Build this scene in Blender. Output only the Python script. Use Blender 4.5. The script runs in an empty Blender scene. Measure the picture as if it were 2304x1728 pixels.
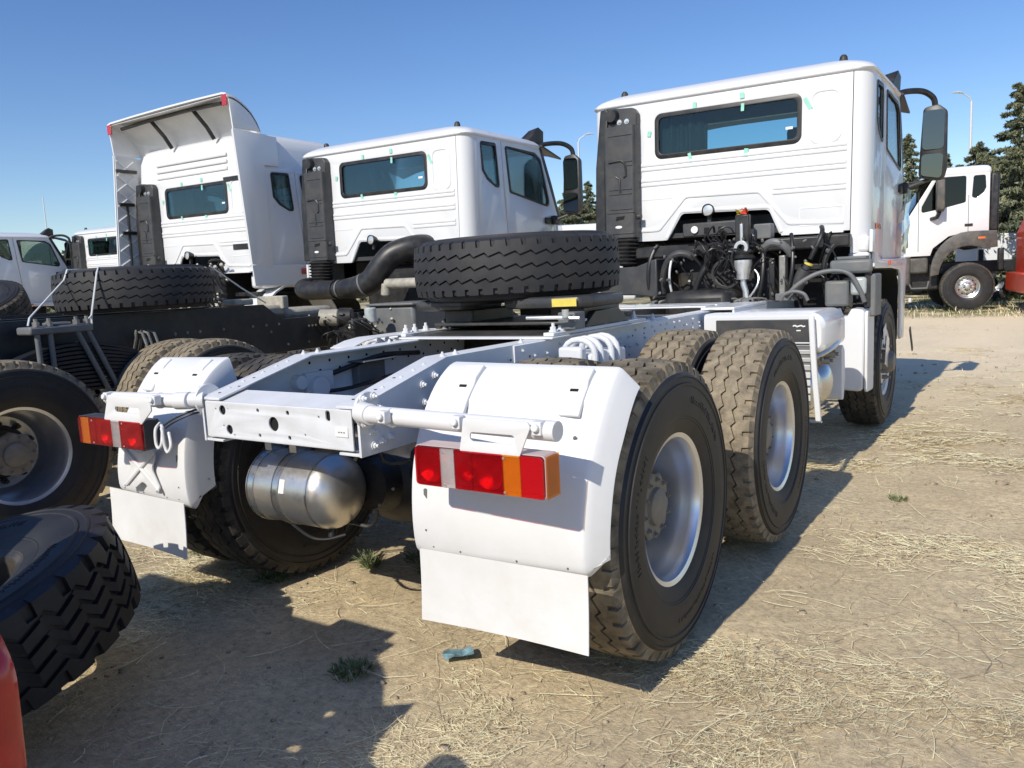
import bpy, math, random
import numpy as np
from mathutils import Vector, Matrix
random.seed(7); rng = np.random.default_rng(7)
SC = bpy.context.scene
COL = SC.collection
R = math.radians

# ------------------------------------------------------------------ camera
cam_d = bpy.data.cameras.new('camera'); cam = bpy.data.objects.new('camera', cam_d); COL.objects.link(cam)
CP = Vector((2.28248, -1.85857, 1.38236)); YAW, PIT, ROL, FPX = 0.59175, 0.131143, -0.0504206, 1786.445
_f = Vector((-math.sin(YAW)*math.cos(PIT), math.cos(YAW)*math.cos(PIT), -math.sin(PIT)))
_r = Vector((math.cos(YAW), math.sin(YAW), 0)); _u = _r.cross(_f)
_r2 = math.cos(ROL)*_r + math.sin(ROL)*_u; _u2 = -math.sin(ROL)*_r + math.cos(ROL)*_u
cam.matrix_world = Matrix(((_r2.x, _u2.x, -_f.x, CP.x), (_r2.y, _u2.y, -_f.y, CP.y), (_r2.z, _u2.z, -_f.z, CP.z), (0, 0, 0, 1)))
cam_d.sensor_width = 36; cam_d.lens = FPX/2304*36; cam_d.clip_start = 0.05; cam_d.clip_end = 3000
SC.camera = cam

# ------------------------------------------------------------------ sky, sun, exposure
w = bpy.data.worlds.new('World'); SC.world = w; w.use_nodes = True
nt = w.node_tree; bg = nt.nodes['Background']
sky = nt.nodes.new('ShaderNodeTexSky'); sky.sky_type = 'NISHITA'; sky.sun_disc = False
sky.sun_elevation = R(37.6); sky.sun_rotation = R(181.8); sky.altitude = 0
sky.air_density = 1.0; sky.dust_density = 0.25; sky.ozone_density = 3.0
hs = nt.nodes.new('ShaderNodeHueSaturation'); hs.inputs['Saturation'].default_value = 1.20; hs.inputs['Hue'].default_value = 0.511
nt.links.new(sky.outputs[0], hs.inputs['Color']); nt.links.new(hs.outputs[0], bg.inputs[0]); bg.inputs[1].default_value = 0.113
sd = bpy.data.lights.new('sun', 'SUN'); so = bpy.data.objects.new('sun', sd); COL.objects.link(so)
sd.energy = 3.5; sd.angle = R(0.5); sd.color = (1.0, 0.94, 0.83)
so.location = (-5, -20, 20); so.rotation_euler = Vector((0.04, 1.3, -1.0)).to_track_quat('-Z', 'Y').to_euler()
SC.view_settings.view_transform = 'Standard'; SC.view_settings.look = 'None'
SC.view_settings.exposure = 0.28; SC.view_settings.gamma = 1.0; SC.view_settings.use_curve_mapping = False
SC.cycles.max_bounces = 8; SC.cycles.transparent_max_bounces = 16; SC.cycles.use_denoising = True

# ------------------------------------------------------------------ materials
MAT = {}
def mat(name, col, rough=0.5, metal=0.0, coat=0.0, spec=0.5, var=0.0, vscale=8.0, dirt=None, dscale=5.0, damt=0.4, bump=0.0, bscale=40.0, trans=0.0, dlow=None, rvar=0.0):
    m = bpy.data.materials.new(name); m.use_nodes = True; nt = m.node_tree; N = nt.nodes; L = nt.links
    b = N['Principled BSDF']
    b.inputs['Base Color'].default_value = (*col, 1); b.inputs['Roughness'].default_value = rough
    b.inputs['Metallic'].default_value = metal; b.inputs['Coat Weight'].default_value = coat
    b.inputs['Coat Roughness'].default_value = 0.06; b.inputs['Specular IOR Level'].default_value = spec
    b.inputs['Transmission Weight'].default_value = trans
    tc = N.new('ShaderNodeTexCoord'); cur = None
    def noise(sc, det=4, ro=0.6):
        n = N.new('ShaderNodeTexNoise'); n.inputs['Scale'].default_value = sc; n.inputs['Detail'].default_value = det
        n.inputs['Roughness'].default_value = ro; L.new(tc.outputs['Object'], n.inputs['Vector']); return n
    def mixc(fac, a, bcol):
        x = N.new('ShaderNodeMix'); x.data_type = 'RGBA'
        if isinstance(fac, float): x.inputs[0].default_value = fac
        else: L.new(fac, x.inputs[0])
        for s, v in ((6, a), (7, bcol)):
            if isinstance(v, tuple): x.inputs[s].default_value = (*v, 1)
            else: L.new(v, x.inputs[s])
        return x.outputs[2]
    def ramp(src, lo, hi, v0=0.0, v1=1.0):
        r = N.new('ShaderNodeMapRange'); r.inputs[1].default_value = lo; r.inputs[2].default_value = hi
        r.inputs[3].default_value = v0; r.inputs[4].default_value = v1; L.new(src, r.inputs[0]); return r.outputs[0]
    cur = tuple(col)
    if var > 0:
        n = noise(vscale)
        cur = mixc(ramp(n.outputs[0], 0.3, 0.7), tuple(max(0, c*(1-var)) for c in col), tuple(min(1, c*(1+var)) for c in col))
    if dirt is not None:
        n = noise(dscale, 6, 0.65); f = ramp(n.outputs[0], 0.42, 0.68, 0.0, damt)
        if dlow is not None:      # grime thrown up from the wheels: strongest low down
            s = N.new('ShaderNodeSeparateXYZ'); g = N.new('ShaderNodeNewGeometry'); L.new(g.outputs['Position'], s.inputs[0])
            k = ramp(s.outputs[2], dlow, dlow*0.3, 0.12, 1.0)
            mm = N.new('ShaderNodeMath'); mm.operation = 'MULTIPLY'; L.new(f, mm.inputs[0]); L.new(k, mm.inputs[1]); f = mm.outputs[0]
        cur = mixc(f, cur, tuple(dirt))
    if not isinstance(cur, tuple): L.new(cur, b.inputs['Base Color'])
    if rvar > 0:
        n = noise(vscale*1.7); L.new(ramp(n.outputs[0], 0.3, 0.7, max(0.02, rough-rvar), rough+rvar), b.inputs['Roughness'])
    if bump > 0:
        n = noise(bscale, 5); bp = N.new('ShaderNodeBump'); bp.inputs['Strength'].default_value = bump; bp.inputs['Distance'].default_value = 0.01
        L.new(n.outputs[0], bp.inputs['Height']); L.new(bp.outputs[0], b.inputs['Normal'])
    MAT[name] = m; return m
def glass(name, tint, rough=0.02, refl=1.0):
    m = bpy.data.materials.new(name); m.use_nodes = True; nt = m.node_tree; N = nt.nodes; L = nt.links
    for n in list(N): N.remove(n)
    o = N.new('ShaderNodeOutputMaterial'); t = N.new('ShaderNodeBsdfTransparent'); g = N.new('ShaderNodeBsdfGlossy')
    t.inputs[0].default_value = (*tint, 1); g.inputs['Roughness'].default_value = rough
    fr = N.new('ShaderNodeFresnel'); fr.inputs[0].default_value = 1.5
    mu = N.new('ShaderNodeMath'); mu.operation = 'MULTIPLY'; mu.inputs[1].default_value = refl; L.new(fr.outputs[0], mu.inputs[0])
    mx = N.new('ShaderNodeMixShader'); L.new(mu.outputs[0], mx.inputs[0]); L.new(t.outputs[0], mx.inputs[1]); L.new(g.outputs[0], mx.inputs[2])
    L.new(mx.outputs[0], o.inputs[0]); MAT[name] = m; return m
def lens(name, col, scale=260.0):
    m = mat(name, col, rough=0.14, coat=0.8, spec=0.6); nt = m.node_tree; N = nt.nodes; L = nt.links; b = N['Principled BSDF']
    tc = N.new('ShaderNodeTexCoord'); wv = N.new('ShaderNodeTexWave'); wv.inputs['Scale'].default_value = scale*0.25; wv.bands_direction = 'X'
    wz = N.new('ShaderNodeTexWave'); wz.inputs['Scale'].default_value = scale*0.25; wz.bands_direction = 'Z'
    ad = N.new('ShaderNodeMath'); L.new(tc.outputs['Object'], wv.inputs[0]); L.new(tc.outputs['Object'], wz.inputs[0])
    L.new(wv.outputs[1], ad.inputs[0]); L.new(wz.outputs[1], ad.inputs[1])
    bp = N.new('ShaderNodeBump'); bp.inputs['Strength'].default_value = 0.35; bp.inputs['Distance'].default_value = 0.002
    L.new(ad.outputs[0], bp.inputs['Height']); L.new(bp.outputs[0], b.inputs['Normal']); return m
DUST = (0.36, 0.29, 0.20)
mat('white_paint', (0.75, 0.755, 0.76), 0.32, coat=0.35, var=0.012, vscale=1.5, dirt=(0.55, 0.48, 0.38), dscale=3.0, damt=0.22, dlow=1.1, rvar=0.06)
mat('frame_paint', (0.72, 0.735, 0.75), 0.42, var=0.03, vscale=6, dirt=(0.45, 0.41, 0.35), dscale=9, damt=0.3, dlow=1.6, bump=0.06, bscale=120)
mat('guard_white', (0.75, 0.75, 0.745), 0.40, var=0.015, vscale=4, dirt=(0.50, 0.45, 0.37), dscale=6, damt=0.25, dlow=1.0, bump=0.03, bscale=260)
mat('flap_white', (0.76, 0.76, 0.75), 0.55, var=0.02, vscale=5, dirt=(0.55, 0.48, 0.37), dscale=7, damt=0.35, dlow=0.7, bump=0.05, bscale=60)
mat('plastic_grey', (0.042, 0.044, 0.048), 0.48, var=0.1, vscale=5, bump=0.08, bscale=400, dirt=DUST, dscale=8, damt=0.10)
mat('plastic_black', (0.016, 0.017, 0.019), 0.42, var=0.2, vscale=9, dirt=DUST, dscale=9, damt=0.08)
mat('frame_dark', (0.012, 0.016, 0.021), 0.42, var=0.2, vscale=4, dirt=DUST, dscale=6, damt=0.07, bump=0.05, bscale=90)
mat('engine_dark', (0.014, 0.014, 0.015), 0.5, var=0.4, vscale=14, dirt=(0.10, 0.085, 0.06), dscale=12, damt=0.3)
mat('cast_metal', (0.30, 0.29, 0.26), 0.45, metal=0.7, var=0.25, vscale=18, bump=0.15, bscale=160)
mat('fifth_black', (0.040, 0.041, 0.042), 0.38, var=0.15, vscale=8, dirt=DUST, dscale=7, damt=0.12, bump=0.05, bscale=120)
mat('rubber', (0.0145, 0.0145, 0.016), 0.58, var=0.2, vscale=12, dirt=DUST, dscale=4, damt=0.045)
mat('rubber_clean', (0.025, 0.025, 0.027), 0.62, var=0.15, vscale=12, dirt=DUST, dscale=9, damt=0.04)
mat('tread_dusty', (0.185, 0.152, 0.106), 0.9, var=0.3, vscale=16, dirt=(0.36, 0.295, 0.20), dscale=22, damt=0.85, bump=0.3, bscale=90)
mat('tread_mid', (0.10, 0.084, 0.060), 0.85, var=0.35, vscale=10, dirt=(0.34, 0.28, 0.19), dscale=7, damt=0.8, bump=0.25, bscale=90)
mat('tread_worn', (0.036, 0.033, 0.029), 0.8, var=0.3, vscale=14, dirt=DUST, dscale=9, damt=0.28, bump=0.2, bscale=90)
mat('rim_silver', (0.74, 0.75, 0.77), 0.28, metal=0.8, var=0.04, vscale=6, dirt=DUST, dscale=7, damt=0.03)
mat('rim_white', (0.70, 0.70, 0.68), 0.4, var=0.05, vscale=9, dirt=DUST, dscale=9, damt=0.3)
mat('hub_taupe', (0.20, 0.182, 0.15), 0.55, var=0.12, vscale=20, dirt=DUST, dscale=12, damt=0.3)
mat('hub_dark', (0.028, 0.027, 0.026), 0.55, var=0.25, vscale=14, dirt=DUST, dscale=10, damt=0.2)
mat('stainless', (0.74, 0.71, 0.66), 0.36, metal=0.92, var=0.04, vscale=30, rvar=0.05)
mat('aluminium', (0.66, 0.655, 0.64), 0.30, metal=0.95, var=0.05, vscale=10, rvar=0.08)
mat('steel_bright', (0.72, 0.72, 0.71), 0.3, metal=0.7, var=0.06, vscale=20)
mat('mirror_glass', (0.10, 0.115, 0.13), 0.04, metal=1.0)
mat('interior', (0.045, 0.047, 0.05), 0.8, var=0.2, vscale=8)
mat('interior_light', (0.13, 0.135, 0.14), 0.8, var=0.1, vscale=8)
mat('tape_green', (0.30, 0.66, 0.53), 0.6, var=0.1, vscale=20)
mat('label_yellow', (0.72, 0.58, 0.10), 0.5, var=0.08, vscale=40)
mat('label_white', (0.82, 0.82, 0.80), 0.45)
mat('red_paint', (0.46, 0.022, 0.016), 0.3, coat=0.5, var=0.08, vscale=6)
mat('red_bright', (0.62, 0.05, 0.015), 0.35, coat=0.4, var=0.06, vscale=6)
mat('lamp_housing', (0.50, 0.40, 0.38), 0.45, var=0.05, vscale=10); mat('hole_black', (0.008, 0.008, 0.008), 0.9)
mat('hose', (0.018, 0.018, 0.019), 0.4, var=0.2, vscale=20)
mat('cable_white', (0.70, 0.70, 0.68), 0.4)
mat('grey_bracket', (0.14, 0.148, 0.152), 0.5, var=0.08, vscale=8, dirt=DUST, dscale=8, damt=0.15)
mat('clear_plastic', (0.42, 0.46, 0.46), 0.25, var=0.15, vscale=20)
mat('film', (0.55, 0.57, 0.6), 0.15, coat=0.5, bump=0.6, bscale=20)
def clear_lens(name, diff, tint, k):
    m = lens(name, diff); nt = m.node_tree; N = nt.nodes; L = nt.links; b = N['Principled BSDF']; o = N['Material Output']
    t = N.new('ShaderNodeBsdfTransparent'); t.inputs[0].default_value = (*tint, 1); mx = N.new('ShaderNodeMixShader'); mx.inputs[0].default_value = k
    L.new(t.outputs[0], mx.inputs[1]); L.new(b.outputs[0], mx.inputs[2]); L.new(mx.outputs[0], o.inputs[0]); return m
clear_lens('lens_red', (0.40, 0.004, 0.010), (0.93, 0.22, 0.26), 0.30); clear_lens('lens_red_hot', (0.72, 0.010, 0.020), (0.95, 0.22, 0.26), 0.42); clear_lens('lens_amber', (0.85, 0.22, 0.012), (0.97, 0.72, 0.30), 0.40); clear_lens('lens_clear', (0.72, 0.68, 0.66), (0.95, 0.95, 0.95), 0.30)
mat('reflector', (0.86, 0.86, 0.85), 0.22, metal=0.85, bump=0.25, bscale=220)
lens('marker_orange', (0.75, 0.16, 0.02)); lens('marker_red', (0.50, 0.02, 0.015)); mat('lens_red_solid', (0.40, 0.008, 0.010), 0.22, coat=0.35, var=0.15, vscale=20); lens('lens_amber_solid', (0.70, 0.18, 0.02))
glass('glass_tint', (0.66, 0.82, 0.84), refl=0.9); glass('glass_clear', (0.80, 0.90, 0.91), refl=0.9); glass('glass_film', (0.72, 0.74, 0.78), 0.12, 3.0); glass('glass_dark', (0.12, 0.15, 0.16), refl=1.2)

# ------------------------------------------------------------------ mesh builder
class MB:
    def __init__(s): s.v = []; s.f = []; s.m = []
    def add(s, vs, fs, m=0):
        o = len(s.v); s.v += [tuple(p) for p in vs]; s.f += [tuple(i+o for i in f) for f in fs]; s.m += [m]*len(fs); return s
    def box(s, c, d, rot=None, m=0):
        x, y, z = d[0]/2, d[1]/2, d[2]/2
        vs = [Vector(p) for p in ((-x,-y,-z),(x,-y,-z),(x,y,-z),(-x,y,-z),(-x,-y,z),(x,-y,z),(x,y,z),(-x,y,z))]
        if rot is not None: vs = [rot @ v for v in vs]
        c = Vector(c); return s.add([v+c for v in vs], [(3,2,1,0),(4,5,6,7),(0,1,5,4),(1,2,6,5),(2,3,7,6),(3,0,4,7)], m)
    def bx(s, x0, x1, y0, y1, z0, z1, m=0): return s.box(((x0+x1)/2,(y0+y1)/2,(z0+z1)/2), (abs(x1-x0),abs(y1-y0),abs(z1-z0)), None, m)
    def ring(s, rings, closed=True, caps=(True, True), m=0, loop=False):
        n = len(rings[0]); vs = [p for r in rings for p in r]; fs = []
        K = len(rings)
        for k in range(K if loop else K-1):
            a = k*n; b = ((k+1) % K)*n
            for i in range(n if closed else n-1):
                j = (i+1) % n; fs.append((a+i, a+j, b+j, b+i))
        if caps[0] and not loop: fs.append(tuple(range(n-1, -1, -1)))
        if caps[1] and not loop: fs.append(tuple((K-1)*n+i for i in range(n)))
        return s.add(vs, fs, m)
    def cyl(s, p0, p1, r0, r1=None, n=16, m=0, caps=(True, True)):
        r1 = r0 if r1 is None else r1; p0 = Vector(p0); p1 = Vector(p1); d = (p1-p0).normalized()
        a = d.orthogonal().normalized(); b = d.cross(a)
        cs = [(math.cos(2*math.pi*i/n), math.sin(2*math.pi*i/n)) for i in range(n)]
        return s.ring([[p0+(a*c+b*q)*r0 for c, q in cs], [p1+(a*c+b*q)*r1 for c, q in cs]], True, caps, m)
    def tube(s, pts, r, n=8, m=0, closed=False, flat=1.0, nrm=None):
        P = [Vector(p) for p in pts]; K = len(P); rings = []; a = None
        rr = r if isinstance(r, (list, tuple)) else [r]*K
        for k in range(K):
            t = (P[(k+1) % K]-P[k-1]) if closed else (P[min(k+1, K-1)]-P[max(k-1, 0)])
            t.normalize()
            if nrm is not None: a = Vector(nrm) - t*t.dot(Vector(nrm))
            elif a is None: a = t.orthogonal()
            else: a = a - t*t.dot(a)
            a.normalize(); b = t.cross(a)
            rings.append([P[k]+(a*math.cos(2*math.pi*i/n)*flat+b*math.sin(2*math.pi*i/n))*rr[k] for i in range(n)])
        return s.ring(rings, True, (True, True), m, closed)
    def lathe(s, prof, n=48, c=(0,0,0), axis='x', m=0, ms=None, a0=0.0, a1=2*math.pi):
        full = abs(a1-a0-2*math.pi) < 1e-6; K = n if full else n+1; vs = []
        for k in range(K):
            t = a0+(a1-a0)*k/n; ct, st = math.cos(t), math.sin(t)
            for x, r in prof:
                p = (x, r*ct, r*st) if axis == 'x' else ((r*ct, x, r*st) if axis == 'y' else (r*ct, r*st, x))
                vs.append((p[0]+c[0], p[1]+c[1], p[2]+c[2]))
        q = len(prof); o = len(s.v); s.v += vs
        for k in range(n):
            a = k*q; b = ((k+1) % K)*q
            for i in range(q-1):
                s.f.append((o+a+i, o+a+i+1, o+b+i+1, o+b+i)); s.m.append(ms[i] if ms else m)
        return s
    def prism(s, poly, axis, a, b, m=0):
        def P(u, v, t): return (t, u, v) if axis == 'x' else ((u, t, v) if axis == 'y' else (u, v, t))
        return s.ring([[P(u, v, a) for u, v in poly], [P(u, v, b) for u, v in poly]], True, (True, True), m)
    def bolt(s, p, d, r=0.011, h=0.012, m=0):
        p = Vector(p); d = Vector(d).normalized(); s.cyl(p, p+d*h*0.35, r*1.45, n=10, m=m); s.cyl(p+d*h*0.3, p+d*h, r, n=6, m=m)
        return s.cyl(p+d*h*0.9, p+d*h*1.7, r*0.55, n=8, m=m)
    def mesh(s, name, mats, ang=35):
        me = bpy.data.meshes.new(name); me.from_pydata(s.v, [], s.f)
        for x in (mats if isinstance(mats, (list, tuple)) else [mats]): me.materials.append(MAT[x])
        me.polygons.foreach_set('material_index', s.m); me.polygons.foreach_set('use_smooth', [True]*len(s.f))
        fix_normals(me); me.set_sharp_from_angle(angle=R(ang)); return me
import bmesh
def fix_normals(me):
    bm = bmesh.new(); bm.from_mesh(me); bmesh.ops.recalc_face_normals(bm, faces=bm.faces); bm.to_mesh(me); bm.free()
def link(name, data, parent=None, loc=None, rot=None):
    o = bpy.data.objects.new(name, data); COL.objects.link(o)
    if parent is not None: o.parent = parent
    if loc is not None: o.location = loc
    if rot is not None: o.rotation_euler = rot
    return o
def part(name, mb, mats, parent=None, bevel=0.0, seg=2, ang=35, loc=None, rot=None, label=None):
    o = link(name, mb.mesh(name, mats, ang), parent, loc, rot)
    if bevel > 0:
        b = o.modifiers.new('bevel', 'BEVEL'); b.width = bevel; b.segments = seg; b.limit_method = 'ANGLE'; b.angle_limit = R(35)
    if label: o['label'] = label
    return o
def empty(name, loc=(0,0,0), rz=0.0, parent=None):
    o = link(name, None, parent, loc, (0, 0, rz)); o.empty_display_size = 0.2; return o
def tag(o, label, cat, group=None, kind=None):
    if label: o['label'] = label
    if cat: o['category'] = cat
    if group: o['group'] = group
    if kind: o['kind'] = kind
    return o
def copy_tree(o, parent):
    c = o.copy(); COL.objects.link(c); c.parent = parent
    for ch in list(o.children): copy_tree(ch, c)
    return c
def rp(pts, r, n=4):
    """round the corners of a closed polygon; r is one radius or one per corner"""
    out = []; K = len(pts)
    for i in range(K):
        p = Vector(pts[i]).to_2d(); a = Vector(pts[i-1]).to_2d()-p; b = Vector(pts[(i+1) % K]).to_2d()-p
        rr = r[i] if isinstance(r, (list, tuple)) else r
        la, lb = a.length, b.length
        if rr <= 0 or la < 1e-6 or lb < 1e-6: out.append(tuple(p)); continue
        a.normalize(); b.normalize(); th = math.acos(max(-1, min(1, a.dot(b))))
        if th > math.pi-0.02: out.append(tuple(p)); continue
        d = min(rr/math.tan(th/2), la*0.49, lb*0.49); r2 = d*math.tan(th/2)
        c = p+(a+b).normalized()*(r2/math.sin(th/2)); s = p+a*d-c; e = p+b*d-c
        a0 = math.atan2(s.y, s.x); da = math.atan2(e.y, e.x)-a0
        while da > math.pi: da -= 2*math.pi
        while da < -math.pi: da += 2*math.pi
        for k in range(n+1): t = a0+da*k/n; out.append((c.x+r2*math.cos(t), c.y+r2*math.sin(t)))
    return out
def rect(x0, x1, z0, z1, r=0.0, n=4): return rp([(x0, z0), (x1, z0), (x1, z1), (x0, z1)], r, n)
def circ(x, z, r, n=20): return [(x+r*math.cos(2*math.pi*i/n), z+r*math.sin(2*math.pi*i/n)) for i in range(n)]
def plate_mesh(name, outer, holes, th, mats, bevel=0.0, M=None, ang=30):
    """a flat plate with openings cut through it; drawn in its own xy plane and set up by the matrix M"""
    cu = bpy.data.curves.new('tmp', 'CURVE'); cu.dimensions = '2D'; cu.fill_mode = 'BOTH'; cu.extrude = max(0.0002, th/2-bevel); cu.bevel_depth = bevel; cu.bevel_resolution = 1; cu.offset = -bevel
    for lp in [outer]+list(holes):
        sp = cu.splines.new('POLY'); sp.points.add(len(lp)-1); sp.use_cyclic_u = True
        for q, p in zip(sp.points, lp): q.co = (p[0], p[1], 0, 1)
    ob = bpy.data.objects.new('tmp', cu); me = bpy.data.meshes.new_from_object(ob)
    bpy.data.objects.remove(ob); bpy.data.curves.remove(cu)
    me.name = name; bm = bmesh.new(); bm.from_mesh(me); bmesh.ops.remove_doubles(bm, verts=bm.verts, dist=1e-5); bm.to_mesh(me); bm.free()
    if M is not None: me.transform(M)
    me.materials.clear()
    for x in (mats if isinstance(mats, (list, tuple)) else [mats]): me.materials.append(MAT[x])
    for p in me.polygons: p.use_smooth = True; p.material_index = 0
    fix_normals(me); me.set_sharp_from_angle(angle=R(ang)); return me
XZ = lambda y: Matrix(((1,0,0,0),(0,0,-1,y),(0,1,0,0),(0,0,0,1)))      # drawing x,y -> world x,z at depth y
YZ = lambda x: Matrix(((0,0,1,x),(1,0,0,0),(0,1,0,0),(0,0,0,1)))       # drawing x,y -> world y,z at x
XY = lambda z: Matrix.Translation((0,0,z))
def plate(name, outer, holes, th, mats, M, parent, bevel=0.0, ang=30): return link(name, plate_mesh(name, outer, holes, th, mats, bevel, M, ang), parent)
def bez(p0, p1, p2, p3, n=10):
    p0, p1, p2, p3 = map(Vector, (p0, p1, p2, p3)); out = []
    for i in range(n+1):
        t = i/n; out.append(p0*(1-t)**3+p1*3*t*(1-t)**2+p2*3*t*t*(1-t)+p3*t**3)
    return out
def catmull(pts, n=6):
    P = [Vector(p) for p in pts]; P = [P[0]*2-P[1]]+P+[P[-1]*2-P[-2]]; out = []
    for i in range(1, len(P)-2):
        for k in range(n):
            t = k/n; a, b, c, d = P[i-1:i+3]
            out.append(0.5*((2*b)+(c-a)*t+(2*a-5*b+4*c-d)*t*t+(3*b-a-3*c+d)*t**3))
    out.append(P[-2]); return out
# ------------------------------------------------------------------ wheels
TR = 0.529
def tyre_mesh(name, tread_mat, side_mat='rubber', NP=46, hw=0.128, bulge=0.158, lug=0.030, amp=0.0095, grooves=(-0.060, 0.0, 0.060), gw=0.010, depth=0.017, Rr=TR, block=False):
    b = MB(); rb = Rr-depth
    side = [(-0.105,0.262),(-0.128,0.270),(-0.138,0.290),(-0.147,0.325),(-0.150,0.328),(-0.150,0.334),(-0.153,0.337),(-bulge,0.395),(-bulge+0.001,0.425),(-bulge+0.003,0.452),(-bulge-0.001,0.455),(-bulge-0.001,0.463),(-bulge+0.005,0.466),(-bulge+0.007,0.486),(-bulge+0.003,0.489),(-bulge+0.005,0.496),(-bulge+0.011,0.499),(-hw-0.012,rb-0.030),(-hw+0.004,rb-0.004),(-hw*0.5,rb)]
    sc = 1.0; kk = (Rr-0.262)/(0.556-0.262); side = [(x, 0.262+(r-0.262)*kk) if i < 17 else (x, r) for i, (x, r) in enumerate(side)]; mm = lambda r: 0.262+(r-0.262)*kk
    prof = side+[(-x, r) for x, r in reversed(side)]
    k = len(side); ms = [0]*(k-3)+[1]*5+[0]*(len(prof))
    b.lathe(prof, 96, ms=ms)
    fr = [0.0, 0.27, 0.30, 0.57, 0.60, 0.74]
    bounds = [-hw]+[g for g in grooves]+[hw]
    def zig(f): return (-1+2*f/0.74)*amp if f <= 0.74 else amp
    for i in range(len(bounds)-1):
        l, r_ = bounds[i], bounds[i+1]; first, last = i == 0, i == len(bounds)-2
        rings = []
        for p in range(NP):
            for f in fr:
                t = 2*math.pi*(p+f)/NP; z = zig(f); z2 = zig((f+0.45) % 1.0) if True else z
                notch = lug if 0.30 <= f <= 0.57 else 0.0
                xa = (l+notch) if first else l+gw/2+z
                xb = (r_-notch) if last else r_-gw/2+z
                def rad(x): return rb+0.003 if block and 0.60 <= f <= 0.74 and not (first or last) else Rr-0.010*(x/hw)**2*(1 if abs(x) > 0.05 else 0.4)
                ct, st = math.cos(t), math.sin(t)
                base = rb-0.012
                ring = []
                xl = xa-(0.012 if first and not notch else 0); xr = xb+(0.012 if last and not notch else 0)
                for x, q in ((xl, base-(0.02 if first else 0)), (xa, rad(xa)), ((xa+xb)/2, rad((xa+xb)/2)), (xb, rad(xb)), (xr, base-(0.02 if last else 0))):
                    ring.append((x, q*ct, q*st))
                rings.append(ring)
        b.ring(rings, False, (False, False), 1, True)
    rl = random.Random(NP)                       # moulded marks round the sidewalls
    for sd in (-1, 1):
        t = 0.2
        while t < 6.2:
            if (t % 2.1) < 1.05:
                w2 = rl.uniform(0.008, 0.018)/0.40; r0, r1 = (mm(0.388), mm(0.414)) if t < 3.4 else (mm(0.392), mm(0.409)); sx_ = sd*(bulge+0.0004)
                for k in range(rl.choice((1, 2, 2))):
                    ra, rb2 = (r0, r1) if k == 0 and rl.random() < 0.6 else (r0+(r1-r0)*0.38*k, r0+(r1-r0)*(0.38*k+0.25)); wk = w2*(0.35 if (ra, rb2) == (r0, r1) else 1)
                    b.add([(sx_+sd*0.001, q*sc*math.cos(u_), q*sc*math.sin(u_)) for q, u_ in ((ra, t), (rb2, t), (rb2, t+wk), (ra, t+wk))]+[(sx_-sd*0.004, q*sc*math.cos(u_), q*sc*math.sin(u_)) for q, u_ in ((ra, t), (rb2, t), (rb2, t+wk), (ra, t+wk))], [(0,1,2,3),(0,4,5,1),(1,5,6,2),(2,6,7,3),(3,7,4,0)], 0)
                t += w2+0.018
            else: t += 0.06
    return b.mesh(name, [side_mat, tread_mat], 28)
TYRE_DUSTY = tyre_mesh('tyre_dusty', 'tread_dusty'); TYRE_WORN = tyre_mesh('tyre_worn', 'tread_worn'); TYRE_MID = tyre_mesh('tyre_mid', 'tread_mid'); TYRE_CLEAN = tyre_mesh('tyre_clean', 'rubber_clean', 'rubber_clean', Rr=0.554)
def rim_dished():
    b = MB()
    b.lathe([(-0.125,0.283),(-0.132,0.276),(-0.122,0.258),(-0.09,0.252),(-0.04,0.236),(0.02,0.236),(0.055,0.244),(0.085,0.2495),(0.108,0.2515),(0.119,0.258),(0.124,0.270),(0.1265,0.280),(0.1315,0.2835),(0.1335,0.280),(0.130,0.2755),(0.1275,0.2665),(0.122,0.254),(0.108,0.2475),(0.085,0.2455),(0.055,0.240),(0.03,0.2335),(-0.055,0.231),(-0.10,0.226),(-0.128,0.205),(-0.140,0.150)], 72)
    return b.mesh('rim', 'rim_silver', 40)
def hub_dished():
    b = MB()
    b.lathe([(-0.139,0.205),(-0.139,0.09)], 40, m=1)
    b.lathe([(-0.139,0.128),(-0.02,0.118),(0.0,0.112),(0.005,0.10)], 40, m=1)
    for i in range(10):
        t = 2*math.pi*i/10; y, z = 0.167*math.cos(t), 0.167*math.sin(t)
        b.cyl((-0.139,y,z), (-0.112,y,z), 0.019, n=6, m=1); b.cyl((-0.112,y,z), (-0.085,y,z), 0.011, n=8, m=1)
    N = 60; ring0 = []; ring1 = []; ring2 = []
    for i in range(N):
        t = 2*math.pi*i/N; k = 0.118+0.006*max(-0.4, math.cos(10*t))
        ring0.append((0.0, k*math.cos(t), k*math.sin(t))); ring1.append((0.045, k*math.cos(t), k*math.sin(t))); ring2.append((0.052, (k-0.01)*math.cos(t), (k-0.01)*math.sin(t)))
    b.ring([ring0, ring1, ring2], True, (False, True), 0)
    b.lathe([(0.051,0.070),(0.066,0.066),(0.072,0.055),(0.073,0.0)], 30, m=0)
    for i in range(10):
        t = 2*math.pi*(i+0.5)/10; b.bolt((0.05,0.098*math.cos(t),0.098*math.sin(t)), (1,0,0), 0.008, 0.010)
    return b.mesh('hub', ['hub_taupe', 'hub_dark'], 35)
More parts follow.
